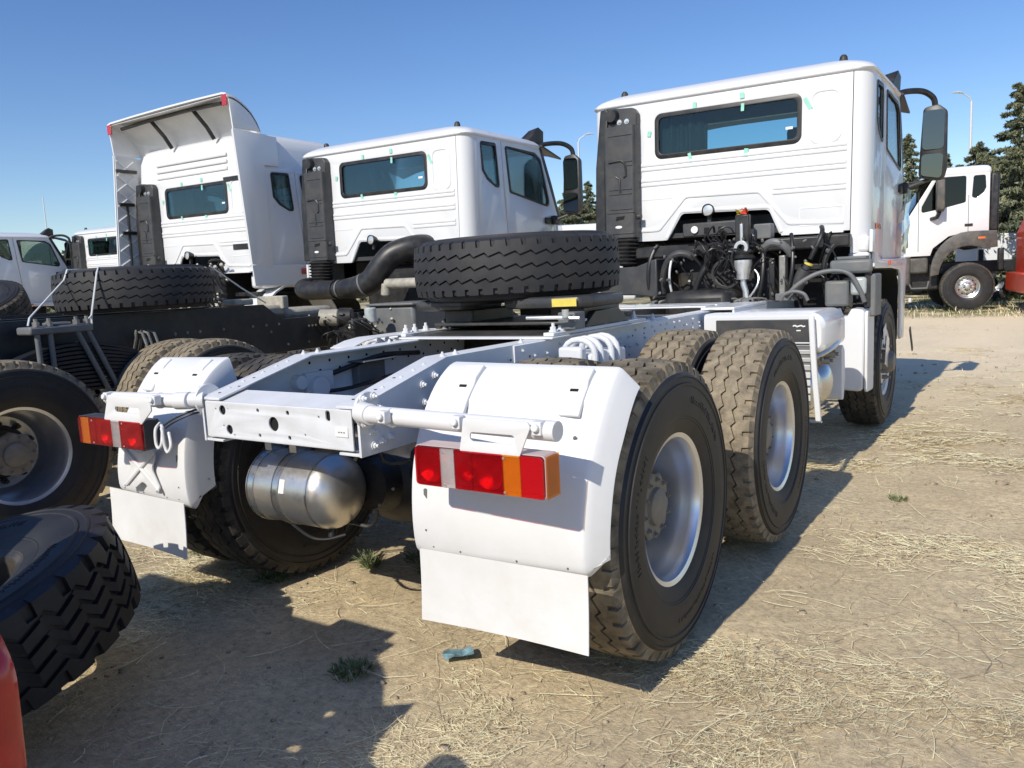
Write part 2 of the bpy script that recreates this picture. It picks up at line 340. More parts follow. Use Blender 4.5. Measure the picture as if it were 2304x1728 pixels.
def rim_convex(white=True):
    b = MB()
    b.lathe([(-0.125,0.283),(-0.132,0.276),(-0.122,0.258),(-0.04,0.236),(0.05,0.244),(0.108,0.2515),(0.119,0.258),(0.1265,0.280),(0.1315,0.2835),(0.1335,0.280),(0.1275,0.2665),(0.120,0.252),(0.095,0.244),(0.07,0.236),(0.085,0.215),(0.115,0.180),(0.124,0.150),(0.124,0.100)], 60)
    for i in range(10):
        t = 2*math.pi*i/10; y, z = 0.135*math.cos(t), 0.135*math.sin(t)
        b.cyl((0.12,y,z), (0.148,y,z), 0.018, n=6, m=1); b.cyl((0.148,y,z), (0.175,y,z), 0.011, n=8, m=1)
        t += math.pi/10; c = Vector((0.1005, 0.198*math.cos(t), 0.198*math.sin(t))); d = Vector((0.55, math.cos(t)*0.83, math.sin(t)*0.83)).normalized()
        b.cyl(c-d*0.005, c+d*0.004, 0.021, n=14, m=2)
    b.lathe([(0.123,0.102),(0.150,0.092),(0.185,0.080),(0.205,0.070),(0.210,0.055),(0.211,0.0)], 36, m=1)
    return b.mesh('rim', ['rim_white' if white else 'aluminium', 'hub_taupe' if white else 'aluminium', 'hole_black'], 35)
RIM_D, HUB_D, RIM_C, RIM_A = rim_dished(), hub_dished(), rim_convex(), rim_convex(False)
def wheel(parent, x, y, z, side, tyre, rim=RIM_D, hub=HUB_D, spin=0.0, dual=True):
    """one road wheel; dished wheels come as an outer and an inner one"""
    for k in ((0, 1) if dual else (0,)):
        e = empty('wheel', (x-side*0.352*k, y, z), 0.0 if side > 0 else math.pi, parent)
        link('tyre', tyre, e, rot=(spin+k*0.06, 0, 0)); link('rim', rim, e, rot=(spin, 0, 0))
        if hub is not None and k == 0: link('hub', hub, e, rot=(spin+0.2, 0, 0))

# ------------------------------------------------------------------ the near white tractor unit
T1 = empty('tractor_truck'); tag(T1, 'nearest white tractor truck with white mud flaps and red tail lamps, seen from its rear', 'truck', 'white trucks parked in a row')
YA1, YA2, YF, HZ = 0.702, 2.052, 5.294, 0.5517
XW = 1.235-0.1335
for s in (1, -1):
    wheel(T1, s*XW, YA1, HZ, s, TYRE_MID if s > 0 else TYRE_WORN, spin=0.3*s); wheel(T1, s*XW, YA2, HZ, s, TYRE_DUSTY if s > 0 else TYRE_WORN, spin=1.1*s)
    wheel(T1, s*1.075, YF, HZ, s, TYRE_WORN, RIM_C, None, spin=0.5, dual=False)

def frame_rails(T, y1, zt=1.105, zb=0.82, tail=0.99, ty=0.48, x=0.42, mt='frame_paint', y0=0.0):
    for s in (1, -1):
        e = empty('frame_rail', (0, 0, 0), 0, T)
        web = [(y0, zb), (y1, zb), (y1, zt), (ty, zt), (y0, tail)]
        plate('web', web, [], 0.010, mt, YZ(s*(x-0.005)), e)
        xi = x-0.108
        for pts in ([(y0+0.002, tail), (ty, zt), (y1, zt)], [(y0+0.002, zb+0.010), (y1, zb+0.010)]):
            b = MB(); b.prism([(p[0], p[1]) for p in pts]+[(p[0], p[1]-0.010) for p in reversed(pts)], 'x', s*xi, s*(x-0.0105)); part('flange', b, mt, e, 0.002, 1)
frame_rails(T1, 6.2)
for s in (1, -1):      # outer reinforcement of the rails
    b = MB(); b.bx(s*0.4203, s*0.4285, 0.93, 6.1, 0.835, 1.1035); part('rail_liner', b, 'frame_paint', T1, 0.003, 1)
# rear crossmember with its lightening holes
holes = [circ(-0.296,0.945,0.019), circ(-0.263,0.872,0.0185), circ(-0.009,0.908,0.0265), circ(-0.091,0.954,0.0075,12), circ(0.070,0.953,0.0085,12), circ(-0.090,0.861,0.007,12), circ(0.071,0.863,0.0078,12), circ(0.228,0.947,0.0045,8), circ(0.154,0.879,0.004,8), circ(-0.335,0.948,0.004,8), circ(-0.262,0.951,0.003,8), circ(-0.295,0.885,0.004,8), circ(-0.235,0.853,0.004,8),
         rp([(0.262,0.935),(0.284,0.935),(0.284,0.972),(0.262,0.972)], 0.010, 4)]
cm = plate('rear_crossmember', rect(-0.398, 0.385, 0.838, 0.978, 0.006), holes, 0.008, 'frame_paint', XZ(0.004), T1, 0.0015)
b = MB(); sl = 0.115/0.48
b.prism([(0.009,0.9735),(0.135,0.9735+0.126*sl),(0.135,0.9655+0.126*sl),(0.009,0.9655)], 'x', -0.396, 0.383)
part('flange', b, 'frame_paint', cm, 0.002, 1)
b = MB(); b.bx(-0.39, 0.38, 0.02, 0.20, 0.831, 0.838); part('flange', b, 'frame_paint', cm, 0.002, 1)
b = MB(); b.bx(0.306, 0.366, -0.0035, -0.0005, 0.885, 0.918); pl = part('rating_plate', b, 'label_white', cm, 0.0005, 1)
b = MB()
for k in range(3): b.bx(0.322+k*0.012, 0.329+k*0.012, -0.0043, -0.0036, 0.899, 0.903)
part('print', b, 'grey_bracket', pl) if False else part('print', b, 'grey_bracket', cm)
b = MB(); b.bx(-0.39, 0.378, 0.0115, 0.018, 0.842, 0.964); part('inner_panel', b, 'hole_black', cm)  # black sheet close behind the plate stands in for shade in its holes
b = MB(); b.bx(0.386, 0.4075, 0.03, 0.05, 0.84, 0.98); b.bx(0.388, 0.402, 0.006, 0.03, 0.87, 0.885); b.bx(0.388, 0.402, 0.006, 0.03, 0.935, 0.95); part('gusset', b, 'plastic_black', cm)
for y, mt in ((1.75, 'engine_dark'), (2.9, 'frame_paint'), (3.75, 'frame_paint')):
    b = MB(); b.bx(-0.409, 0.409, y-0.07, y+0.07, 0.87, 1.06); part('crossmember', b, mt, T1, 0.01)
# hardware on and inside the rails
b = MB()
for y, z in ((0.06,0.955),(0.055,0.90),(0.06,0.85),(0.10,0.955),(0.13,0.955),(0.10,0.86),(0.14,0.865),(0.33,1.02),(0.40,1.045),(0.335,0.955),(0.405,0.96),(0.62,1.0),(0.72,1.02)): b.bolt((0.4205 if y < 0.9 else 0.429, y, z), (1,0,0), 0.0105, 0.013)
for k in range(26):
    y = 1.0+k*0.105
    for z in (1.075, 1.02): b.bolt((0.4288, y+random.uniform(-0.02,0.02), z-random.choice((0,0,0.03))), (1,0,0), 0.0065, 0.006)
for k in range(9): b.bolt((-0.408, 0.32+k*0.17+random.uniform(-.05,.05), 1.04-random.choice((0, .04, .09, .12))), (1,0,0), 0.009, 0.012)
for s in (-1, 1):
    for y in (0.10, 0.17, 0.27, 0.34, 0.40): b.bolt((s*0.375, y, 0.99+y*sl), (0,-sl,1), 0.006, 0.003)
    for y in (0.50, 0.58, 1.05): b.bolt((s*0.385, y, 1.105), (0,0,1), 0.008, 0.010)
    for y in (1.55, 1.73, 2.45): b.bolt((s*0.395, y, 1.105), (0,0,1), 0.0125, 0.022)
o = part('bolts', b, 'frame_paint', T1); o['kind'] = 'stuff'
b = MB()
for k in range(60): y = 0.9+k*0.05; b.cyl((0.4286,y,1.045-0.05*(k % 3)), (0.4292,y,1.045-0.05*(k % 3)), 0.006, n=8)
for k in range(24): y = 0.55+k*0.06; b.cyl((-0.4092,y,1.06-0.04*(k % 2)), (-0.4085,y,1.06-0.04*(k % 2)), 0.007, n=8)
for x, y in ((-0.37,0.05),(-0.34,0.12),(-0.36,0.21),(0.34,0.06),(0.36,0.15),(0.35,0.26)):
    b.cyl((x, y, 0.9896+y*sl), (x, y, 0.9912+y*sl), 0.006, n=8)
o = part('bolt_holes', b, 'hole_black', T1); o['kind'] = 'stuff'
b = MB(); b.bx(-0.408, -0.36, 0.80, 0.98, 0.92, 1.03); b.bx(-0.408,-0.30,0.78,1.0,1.035,1.043); part('valve_box', b, 'grey_bracket', T1, 0.006)
b = MB(); b.cyl((-0.408,0.46,0.985),(-0.36,0.46,0.985),0.032); b.cyl((-0.408,0.56,0.95),(-0.35,0.56,0.95),0.05); b.bx(-0.408,-0.38,0.5,0.66,0.9,1.02); part('brake_valve', b, 'frame_paint', T1, 0.004)
b = MB(); b.tube(catmull([(-0.40,0.62,0.99),(-0.36,0.8,1.03),(-0.33,0.95,1.055),(-0.33,1.2,1.04)]), 0.012); b.tube(catmull([(-0.40,0.5,0.93),(-0.33,0.7,0.93),(-0.30,1.0,0.96),(-0.31,1.3,0.98)]), 0.009); part('air_line', b, 'hose', T1)

# mudguards: curved shell lofted between its inner and outer edge
PO = [(0.105,0.505),(0.078,0.53),(0.074,0.60),(0.086,0.686),(0.114,0.786),(0.152,0.867),(0.203,0.94),(0.251,1.005),(0.300,1.058),(0.340,1.088),(0.356,1.096)]
PI = [(0.055,0.505),(0.028,0.53),(0.018,0.60),(0.020,0.686),(0.034,0.786),(0.060,0.867),(0.095,0.94),(0.137,1.005),(0.190,1.060),(0.250,1.100),(0.285,1.112)]
def guard_y(x, z):
    t = (abs(x)-0.63)/0.60
    f = lambda P: np.interp(z, [p[1] for p in P], [p[0] for p in P])
    return float(f(PI)*(1-t)+f(PO)*t)
def mudguard(s):
    e = empty('mudguard', (0, 0, 0), 0, T1)
    PI2, PO2 = catmull([(0,)+p for p in PI], 3), catmull([(0,)+p for p in PO], 3)
    xs = [(0.600, 0.13), (0.601, 0.06), (0.603, 0.012), (0.608, 0.003), (0.618, 0.0), (0.645, 0.0)]+[(0.645+0.54*k/8, 0.0) for k in range(1, 9)]+[(1.192, 0.0), (1.200, 0.001), (1.208, 0.006), (1.220, 0.022), (1.236, 0.045), (1.246, 0.060), (1.252, 0.070)]
    b = MB(); outer, inner = [], []
    for x, inset in xs:
        t = (x-0.63)/0.60; row = []; row2 = []
        for a, c in zip(PI2, PO2):
            y, z = a.y*(1-t)+c.y*t, a.z*(1-t)+c.z*t
            row.append(Vector((0, y, z)))
        rr = []
        for i, p in enumerate(row):
            d = (row[min(i+1, len(row)-1)]-row[max(i-1, 0)]).normalized(); n = Vector((0, d.z, -d.y))   # towards the wheel
            if n.y < 0: n = -n
            dent = 0.0
            if 0.66 < x < 1.19 and 0.895 < p.z < 0.990: dent = 0.016*min(1, (p.z-0.895)/0.01, (0.99-p.z)/0.008)*(1 if x < 1.15 else (1.19-x)/0.04)
            rr.append((p+n*(inset+max(0, dent)), n))
        outer.append([(s*x, q.y, q.z) for q, n in rr]); inner.append([(s*(x-0.004 if x > 1.2 else x), (q+n*0.006).y, (q+n*0.006).z) for q, n in rr])
    b.ring(outer, False, (False, False)); b.ring(inner, False, (False, False))
    K = len(outer)
    for a, c in ((outer[0], inner[0]), (outer[-1], inner[-1])): b.ring([a, c], False, (False, False))
    b.ring([[r[0] for r in outer], [r[0] for r in inner]], False, (False, False)); b.ring([[r[-1] for r in outer], [r[-1] for r in inner]], False, (False, False))
    part('shell', b, 'guard_white', e, ang=40)
    # moulded mounting channels near the top
    for x in (0.72, 1.10):
        b = MB(); pts = []
        for z in np.linspace(0.965, 1.098 if x < 1 else 1.088, 9): pts.append((s*x, guard_y(x, z)-0.001, z))
        ring = []
        for k, p in enumerate(pts):
            q = pts[min(k+1, 8)]; o_ = pts[max(k-1, 0)]; d = (Vector(q)-Vector(o_)).normalized(); n = Vector((0, -d.z, d.y)); p = Vector(p); h = 0.004 if k < 6 else 0.012
            w2 = Vector((0.036, 0, 0)); ring.append([p-w2-n*0.01, p-w2+n*h, p+w2+n*h, p+w2-n*0.01])
        b.ring(ring); part('mount_channel', b, 'guard_white', e, 0.003)
        b = MB(); z = 1.045 if x < 1 else 1.035; y = guard_y(x, z); b.box((s*(x-0.004), y-0.006, z), (0.028, 0.006, 0.009), Matrix.Rotation(R(-40), 3, 'X')); part('slot', b, 'hole_black', e)
    b = MB()
    for x, z in ((0.68,0.545),(0.78,0.54),(0.98,0.535),(1.15,0.535),(0.66,0.60)): b.bolt((s*x, guard_y(x, z)-0.001, z), (0,-1,0), 0.0025, 0.002)
    b.bolt((s*1.14, guard_y(1.14,0.905)-0.001, 0.905), (0,-1,0), 0.005, 0.003); part('rivets', b, 'grey_bracket', e)['kind'] = 'stuff'
    b = MB(); b.prism(rect(s*0.655, s*0.668, 0.70, 0.735, 0.006), 'y', guard_y(0.66,0.72)-0.0025, guard_y(0.66,0.72)+0.006); part('drain_slot', b, 'grey_bracket', e)
    # flap: thin hanging sheet, a little bowed
    b = MB(); rows, rows2 = [], []
    for k in range(7):
        z = 0.535-0.235*k/6; row, row2 = [], []
        for i in range(9):
            x = 0.632+0.598*i/8; y = guard_y(x, 0.54)*0.35+0.012*math.sin(math.pi*i/8)*k/6-0.012*(k/6)**2+0.016*(x-0.9)
            row.append((s*x, y+0.010, z)); row2.append((s*x, y+0.014, z))
        rows.append(row); rows2.append(row2)
    b.ring(rows, False, (False, False)); b.ring(rows2, False, (False, False))
    for k in range(6): b.add([rows[k][0], rows[k+1][0], rows2[k+1][0], rows2[k][0]], [(0,1,2,3)]); b.add([rows[k][8], rows[k+1][8], rows2[k+1][8], rows2[k][8]], [(3,2,1,0)])
    for i in range(8): b.add([rows[6][i], rows[6][i+1], rows2[6][i+1], rows2[6][i]], [(0,1,2,3)])
    part('mud_flap', b, 'flap_white', e)
    return e
G = {s: mudguard(s) for s in (1, -1)}
# X-shaped brace on the left guard
b = MB()
for a, c in (((-1.04,0.745),(-0.80,0.575)), ((-0.80,0.745),(-1.04,0.575))):
    pa = Vector((a[0], 0.017, a[1])); pc = Vector((c[0], 0.017, c[1])); b.tube([pa+(pc-pa)*k/6 for k in range(7)], 0.010, 8, flat=0.8, nrm=(0,1,0))
for x, z in ((-1.04,0.575),(-0.80,0.575)): b.bolt((x, 0.012, z), (0,-1,0), 0.007, 0.005)
part('cross_brace', b, 'guard_white', G[-1])
shape = [(-1.06,0.76),(-1.0,0.70),(-0.985,0.66),(-1.0,0.62),(-1.06,0.56)]
plate('brace_panel', rp([(-1.055,0.755),(-0.92,0.725),(-0.785,0.755),(-0.845,0.66),(-0.785,0.562),(-0.86,0.565),(-0.92,0.60),(-0.98,0.565),(-1.055,0.562),(-0.995,0.66)], 0.03, 4), [], 0.008, 'guard_white', XZ(0.024), G[-1], 0.002)

# tail lamps
def tail_lamp(x0, x1, order, s):
    e = empty('tail_lamp', (0, 0, 0), 0, T1); z0, z1, yf = (0.794, 0.908, -0.112) if s > 0 else (0.782, 0.894, -0.112); w_ = x1-x0
    b = MB(); b.prism(rect(x0-0.004, x1+0.004, z0-0.004, z1+0.004, 0.012), 'y', yf+0.040, -0.045+0.012); b.ring([[(x, yy, z) for x, z in rect(x0-0.004+i, x1+0.004-i, z0-0.004+i, z1+0.004-i, 0.012)] for yy, i in ((yf+0.042,0.0),(yf+0.009,0.0),(yf+0.009,0.003),(yf+0.042,0.003))], True, (False, False)); b.bx(x0+0.01, x1-0.01, -0.033, -0.02, z0+0.01, z1-0.01)
    part('housing', b, 'lamp_housing' if s > 0 else 'plastic_grey', e, 0.002, 1)
    b = MB(); b.bx(x0+0.002, x1-0.002, yf+0.036, yf+0.0395, z0+0.002, z1-0.002); part('back_plate', b, 'reflector', e)
    x = x0
    for frac, col, spot in order:
        xe = x+w_*frac; b = MB(); g = 0.0006
        ra = [0.010 if abs(x-x0) < 1e-6 else 0.001, 0.010 if abs(xe-x1) < 1e-6 else 0.001]
        b.prism(rp([(x+g, z0), (xe-g, z0), (xe-g, z1), (x+g, z1)], [ra[0], ra[1], ra[1], ra[0]], 4), 'y', yf, yf+0.0079)
        o = part('lens', b, col, e, 0.0022, 2, label={'lens_red': 'red lens', 'lens_red_hot': 'bright red lens', 'lens_amber': 'amber turn signal lens', 'lens_clear': 'clear reversing lens'}[col])
        if spot:
            b = MB(); cx, cz = (x+xe)/2, (z0+z1)/2-0.006; rx = min(0.046, (xe-x)*0.46)
            b.lathe([(yf+0.034-0.022*(k/6)**2, max(0.002, rx*k/6)) for k in range(7)], 24, (cx, 0, cz), 'y'); part('reflector', b, 'reflector', e)
            b = MB(); b.lathe([(yf+0.034,0.010),(yf+0.020,0.010),(yf+0.014,0.006),(yf+0.013,0.0)], 14, (cx, 0, cz), 'y'); part('bulb', b, 'lens_clear', e)
        x = xe
    xs = x1 if s > 0 else x0      # amber side lens
    b = MB(); b.bx(xs+s*0.0042, xs+s*0.0072, yf+0.012, -0.034, z0-0.002, z1+0.002); part('side_lens', b, 'lens_amber', e, 0.001, 1)
    b = MB()
    for x in (x0+w_*0.24, x0+w_*0.72):
        for z in (z0+0.008, z1-0.010): b.cyl((x, yf-0.002, z), (x, yf+0.001, z), 0.0035, n=8)
    part('screws', b, 'steel_bright', e)
    # hanger plate up to the support tube
    if s > 0: out, sl_ = [(0.915,0.903),(1.118,0.903),(1.158,0.988),(1.150,1.003),(0.935,1.003),(0.926,0.95)], [(0.956,0.938),(1.106,0.938),(1.106,0.964),(0.956,0.964)]
    else: out, sl_ = [(-0.93,0.888),(-0.66,0.888),(-0.585,0.945),(-0.585,0.985),(-0.60,0.998),(-0.88,0.998)], [(-0.837,0.930),(-0.666,0.930),(-0.666,0.952),(-0.837,0.952)]
    plate('hanger', rp(out, 0.008, 3), [rp(sl_, 0.0105, 4)], 0.006, 'guard_white', XZ(-0.1075), e, 0.001)
    return e
tail_lamp(0.748, 1.192, [(0.215,'lens_red',1),(0.115,'lens_clear',0),(0.14,'lens_red',1),(0.24,'lens_red',1),(0.13,'lens_amber',0),(0.16,'lens_red_hot',0)], 1)
tail_lamp(-1.135, -0.665, [(0.05,'lens_red',0),(0.13,'lens_amber',0),(0.10,'lens_red',0),(0.26,'lens_red',1),(0.13,'lens_clear',0),(0.33,'lens_red',1)], -1)
# support tubes
for s in (1, -1):
    e = empty('support_tube', (0, 0, 0), 0, T1); b = MB(); y, z = -0.074, 0.976
    xo = 1.222 if s > 0 else 0.93
    b.cyl((s*0.50, y+0.035, z+0.002), (s*xo, y, z), 0.0285, n=28); part('pipe', b, 'guard_white', e, 0.002)
    b = MB(); b.cyl((s*0.455, y+0.05, z+0.003), (s*0.515, y+0.033, z+0.002), 0.0345, n=24); b.cyl((s*0.421, y+0.09, z), (s*0.47, y+0.05, z+0.003), 0.034, 0.031, n=20)
    b.cyl((s*0.42, y+0.11, z), (s*0.430, y+0.11, z), 0.062, n=20);     cl = MB(); cl.cyl((s*0.607, y+0.026, z), (s*0.617, y+0.024, z), 0.0315, n=24); part('collar', cl, 'guard_white', e)
    for t in range(6): b.bolt((s*0.430, y+0.11+0.05*math.cos(t*1.05), z+0.05*math.sin(t*1.05)), (s,0,0), 0.010, 0.014)
    part('flange', b, 'guard_white', e, 0.002)
    for x in ((0.62, 0.905, 1.175) if s > 0 else (0.572, 0.905)):
        b = MB(); b.box((s*x, y-0.020, z+0.010), (0.030, 0.030, 0.038)); b.cyl((s*x, y-0.030, z+0.012), (s*x, y-0.046, z+0.014), 0.012, n=8); part('clamp', b, 'guard_white', e, 0.003)
# cable loops tied beside the left lamp
cab_l = empty('lamp_cable', (0, 0, 0), 0, T1)
for k, pts in enumerate(([(-0.60,-0.07,0.89),(-0.585,-0.10,0.87),(-0.575,-0.11,0.82),(-0.56,-0.11,0.80),(-0.545,-0.105,0.82),(-0.555,-0.09,0.87),(-0.575,-0.08,0.885)], [(-0.56,-0.09,0.875),(-0.54,-0.10,0.86),(-0.535,-0.10,0.81),(-0.52,-0.10,0.785),(-0.51,-0.09,0.81),(-0.53,-0.08,0.86)], [(-0.57,-0.08,0.88),(-0.53,-0.06,0.905),(-0.48,-0.03,0.93),(-0.44,0.02,0.945)], [(-0.55,-0.08,0.875),(-0.51,-0.06,0.90),(-0.46,-0.02,0.925),(-0.43,0.03,0.93)])):
    b = MB(); b.tube(catmull(pts, 6), 0.006 if k < 2 else 0.004, 8); part('cable', b, 'cable_white' if k < 2 else 'hose', cab_l)
# stainless air reservoir under the rear
e = empty('air_tank', (0, 0, 0), 0, T1); c0 = (0, 0.30, 0.580); rt = 0.150
prof = [(-0.465,0.0)]+[(-0.39-0.075*math.cos(a), rt*math.sin(a)) for a in np.linspace(0.15, math.pi/2, 9)]+[(-0.05, rt)]+[(-0.05+0.10*math.sin(a), rt*math.cos(a)) for a in np.linspace(0.12, math.pi/2-0.05, 11)]+[(0.05, 0.0)]
b = MB(); b.lathe(prof, 48, c0); part('vessel', b, 'stainless', e, ang=60)
for x in (-0.375, -0.225):
    b = MB(); b.lathe([(x-0.018,rt+0.001),(x-0.018,rt+0.0035),(x+0.018,rt+0.0035),(x+0.018,rt+0.001)], 48, c0); b.lathe([(x-0.020,rt+0.001),(x-0.020,rt+0.006),(x-0.016,rt+0.006)], 48, c0); b.bx(x-0.02, x+0.02, 0.26, 0.34, 0.73, 0.83); part('strap', b, 'aluminium', e)
b = MB(); b.lathe([(-0.055,rt+0.0005),(-0.055,rt+0.002),(-0.048,rt+0.002)], 48, c0); part('weld_seam', b, 'aluminium', e)
b = MB(); b.box((-0.185, 0.30-rt*0.96, 0.62), (0.03, 0.006, 0.055), Matrix.Rotation(R(-15),3,'X')); part('sticker', b, 'label_white', e)
b = MB(); b.tube(catmull([(-0.22,0.22,0.445),(-0.10,0.20,0.415),(-0.03,0.22,0.408),(0.04,0.26,0.425)]), 0.006); b.cyl((-0.05,0.28,0.432),(-0.05,0.27,0.40),0.016); part('drain_valve', b, 'hose', e)

# axles, springs and driveline under the frame
for y in (YA1, YA2):
    e = empty('rear_axle', (0, 0, 0), 0, T1); b = MB()
    b.cyl((-0.95,y,HZ), (0.95,y,HZ), 0.075, n=16); b.lathe([(-0.26,0.08),(-0.18,0.16),(-0.06,0.20),(0.06,0.20),(0.18,0.16),(0.26,0.08)], 28, (0,y,HZ)); b.cyl((0,y,HZ), (0,y-0.26,HZ+0.02), 0.16, 0.10, n=24)
    part('housing', b, 'engine_dark', e)
    for s in (-1, 1):
        b = MB(); b.lathe([(-0.10,0.19),(0.10,0.19),(0.10,0.10)], 32, (s*0.72,y,HZ)); part('brake_drum', b, 'engine_dark', e)
        b = MB(); b.cyl((s*0.45,y-0.20,HZ+0.10), (s*0.45,y-0.34,HZ+0.12), 0.075, 0.075, n=20); b.cyl((s*0.45,y-0.34,HZ+0.12), (s*0.45,y-0.40,HZ+0.125), 0.075, 0.05, n=20); part('brake_chamber', b, 'engine_dark', e, 0.004)
b = MB(); b.cyl((0,YA1,HZ+0.02), (0,YA2,HZ+0.05), 0.05, n=14); b.cyl((0,YA2,HZ+0.05), (0,4.4,0.85), 0.055, n=14); part('prop_shaft', b, 'engine_dark', T1)
for s in (-1, 1):
    e = empty('leaf_spring', (0, 0, 0), 0, T1); b = MB()
    for k in range(9):
        L = 0.72-0.055*k; pts = [(s*0.56, 1.377+L*t, 0.80+0.02*k+0.06*(1-t*t)*0-0.05*t*t) for t in np.linspace(-1, 1, 11)]
        b.ring([[Vector(p)+Vector(q) for q in ((-0.045,0,-0.009),(0.045,0,-0.009),(0.045,0,0.009),(-0.045,0,0.009))] for p in pts])
    part('leaf_stack', b, 'engine_dark', e, 0.002, 1)
    b = MB(); b.bx(s*0.50-0.005, s*0.62+0.005, 1.24, 1.51, 0.60, 0.79); part('saddle', b, 'frame_paint', e, 0.012)
    b = MB(); b.bx(s*0.53, s*0.675, 1.16, 1.50, 0.965, 1.045); part('clamp_plate', b, 'frame_paint', e, 0.012)
    b = MB(); b.bx(s*0.54, s*0.655, 1.10, 1.155, 0.98, 1.08); part('clamp_block', b, 'frame_paint', e, 0.012)
    for y in (1.18, 1.24, 1.34, 1.40):
        b = MB(); b.tube([(s*0.525,y,0.66),(s*0.525,y,1.02)]+[(s*(0.602-0.077*math.cos(a)), y, 1.045+0.062*math.sin(a)) for a in np.linspace(0, math.pi, 9)]+[(s*0.68,y,1.02),(s*0.68,y,0.66)], 0.0135, 10); part('u_bolt', b, 'frame_paint', e)
b = MB()
for x, y, z, r in ((0.22,0.55,0.62,0.05),(0.30,0.45,0.72,0.04),(-0.1,0.5,0.75,0.05),(0.34,0.62,0.5,0.035)): b.lathe([(-r,0.0),(-r,r*0.8),(0,r*1.15),(r,r*0.8),(r,0)], 16, (x,y,z))
part('brake_linkage', b, 'engine_dark', T1)
b = MB()
for k in range(14):
    p = Vector((random.uniform(-0.05,0.40), random.uniform(0.35,0.8), random.uniform(0.5,0.78))); q = p+Vector((random.uniform(-.2,.2), random.uniform(-.1,.5), random.uniform(-.2,.1)))
    b.tube(bez(p, p+Vector((0,0,-0.15)), q+Vector((0,0,0.1)), q, 8), 0.009, 6)
o = part('brake_hoses', b, 'hose', T1); o['kind'] = 'stuff'
b = MB()
for k in range(16): p = Vector((random.uniform(0.02,0.40), random.uniform(0.42,0.7), random.uniform(0.50,0.80))); b.bolt(p, (0.4,-1,0.3), 0.005, 0.008)
o = part('fittings', b, 'cast_metal', T1); o['kind'] = 'stuff'
# fifth wheel coupling
e = empty('fifth_wheel', (0, 0, 0), 0, T1)
def fifth(e):
    out = [(-0.46,1.36),(-0.36,1.27),(-0.16,1.27),(-0.09,1.36),(-0.05,1.62)]+[(0.05*math.cos(a), 1.75+0.05*math.sin(a)) for a in np.linspace(math.pi, 0, 7)]+[(0.05,1.62),(0.09,1.36),(0.16,1.27),(0.36,1.27),(0.46,1.36),(0.46,1.80)]+[(0.46*math.cos(a), 1.80+0.38*math.sin(a)) for a in np.linspace(0.15, math.pi-0.15, 14)]+[(-0.46,1.80)]
    plate('coupler_plate', [(x-0.03, y+0.12) for x, y in out], [], 0.022, 'fifth_black', XY(1.270), e, 0.006)
    for out in ([(-0.20,1.80),(-0.18,1.52),(-0.22,1.44),(-0.34,1.39),(-0.48,1.40),(-0.56,1.47),(-0.57,1.80)], [(0.02,1.80),(0.00,1.52),(0.05,1.43),(0.16,1.38),(0.36,1.365),(0.50,1.385),(0.54,1.46),(0.54,1.80)]):
        plate('ramp', rp(out, 0.04, 4), [], 0.056, 'fifth_black', XY(1.262), e, 0.020)
    for s in (-1, 1):
        b = MB(); b.bx(s*0.24, s*0.43, 1.55, 1.95, 1.136, 1.235); part('pedestal', b, 'fifth_black', e, 0.01)
        b = MB(); b.prism([(1.5,1.136),(2.0,1.136),(1.88,1.21),(1.62,1.21)], 'x', s*0.432, s*0.46); part('pedestal_rib', b, 'fifth_black', e, 0.004)
    b = MB(); b.box((0.43,1.3655,1.262), (0.125,0.004,0.036), Matrix.Rotation(R(5),3,'Z')); part('warning_label', b, 'label_yellow', e)
    b = MB()
    for k in range(5): b.box((0.385+0.018*k,1.3612+0.0016*k,1.262+0.004*(k % 2)), (0.011,0.002,0.005))
    o = part('label_print', b, 'grey_bracket', e); o['kind'] = 'stuff'
    b = MB(); b.bx(-0.40, 0.40, 1.42, 2.05, 1.155, 1.17); part('lock_plate', b, 'fifth_black', e, 0.004)
    b = MB(); b.tube([(0.30,1.24,1.20),(0.46,1.25,1.20),(0.56,1.27,1.195)], 0.009); b.cyl((0.50,1.25,1.20),(0.50,1.25,1.235),0.016); part('release_handle', b, 'steel_bright', e)
    b = MB(); b.bx(0.43, 0.52, 1.30, 1.40, 1.14, 1.22); part('release_bracket', b, 'grey_bracket', e, 0.006)
    # corrugated mounting plate bolted over the rails
    b = MB(); prof = [(-0.47,1.106)]; 
    b.prism([(1.18,1.1065),(2.25,1.1065),(2.25,1.1165),(1.18,1.1165)], 'x', -0.47, 0.47); part('mounting_plate', b, 'frame_paint', e, 0.003)
    b = MB(); b.prism([(1.25,1.1167),(2.2,1.1167),(2.15,1.128),(1.3,1.128)], 'x', -0.44, 0.44); part('sub_plate', b, 'fifth_black', e, 0.002)
    for s in (-1, 1):
        b = MB(); b.bx(s*0.41, s*0.465, 1.2, 2.2, 1.118, 1.135); part('angle_bar', b, 'frame_paint', e, 0.003)
    b = MB()
    for s in (-1, 1):
        for y in (1.24, 1.31, 1.40, 1.55, 1.73, 1.9, 2.1): b.bolt((s*0.44, y, 1.136), (0,0,1), 0.014, 0.024)
    o = part('plate_bolts', b, 'frame_paint', e); o['kind'] = 'stuff'
fifth(e)
b = MB(); rows = []
for k in range(9): t = k/8; y = 0.84+0.75*t; h = 1.098+0.035*math.sin(min(1,t*4)*math.pi/2); rows.append([(-0.44,y,h),(-0.58,y,h),(-0.58,y,h-0.006),(-0.44,y,h-0.006)])
b.ring(rows); part('guard_top', b, 'guard_white', T1, 0.002)
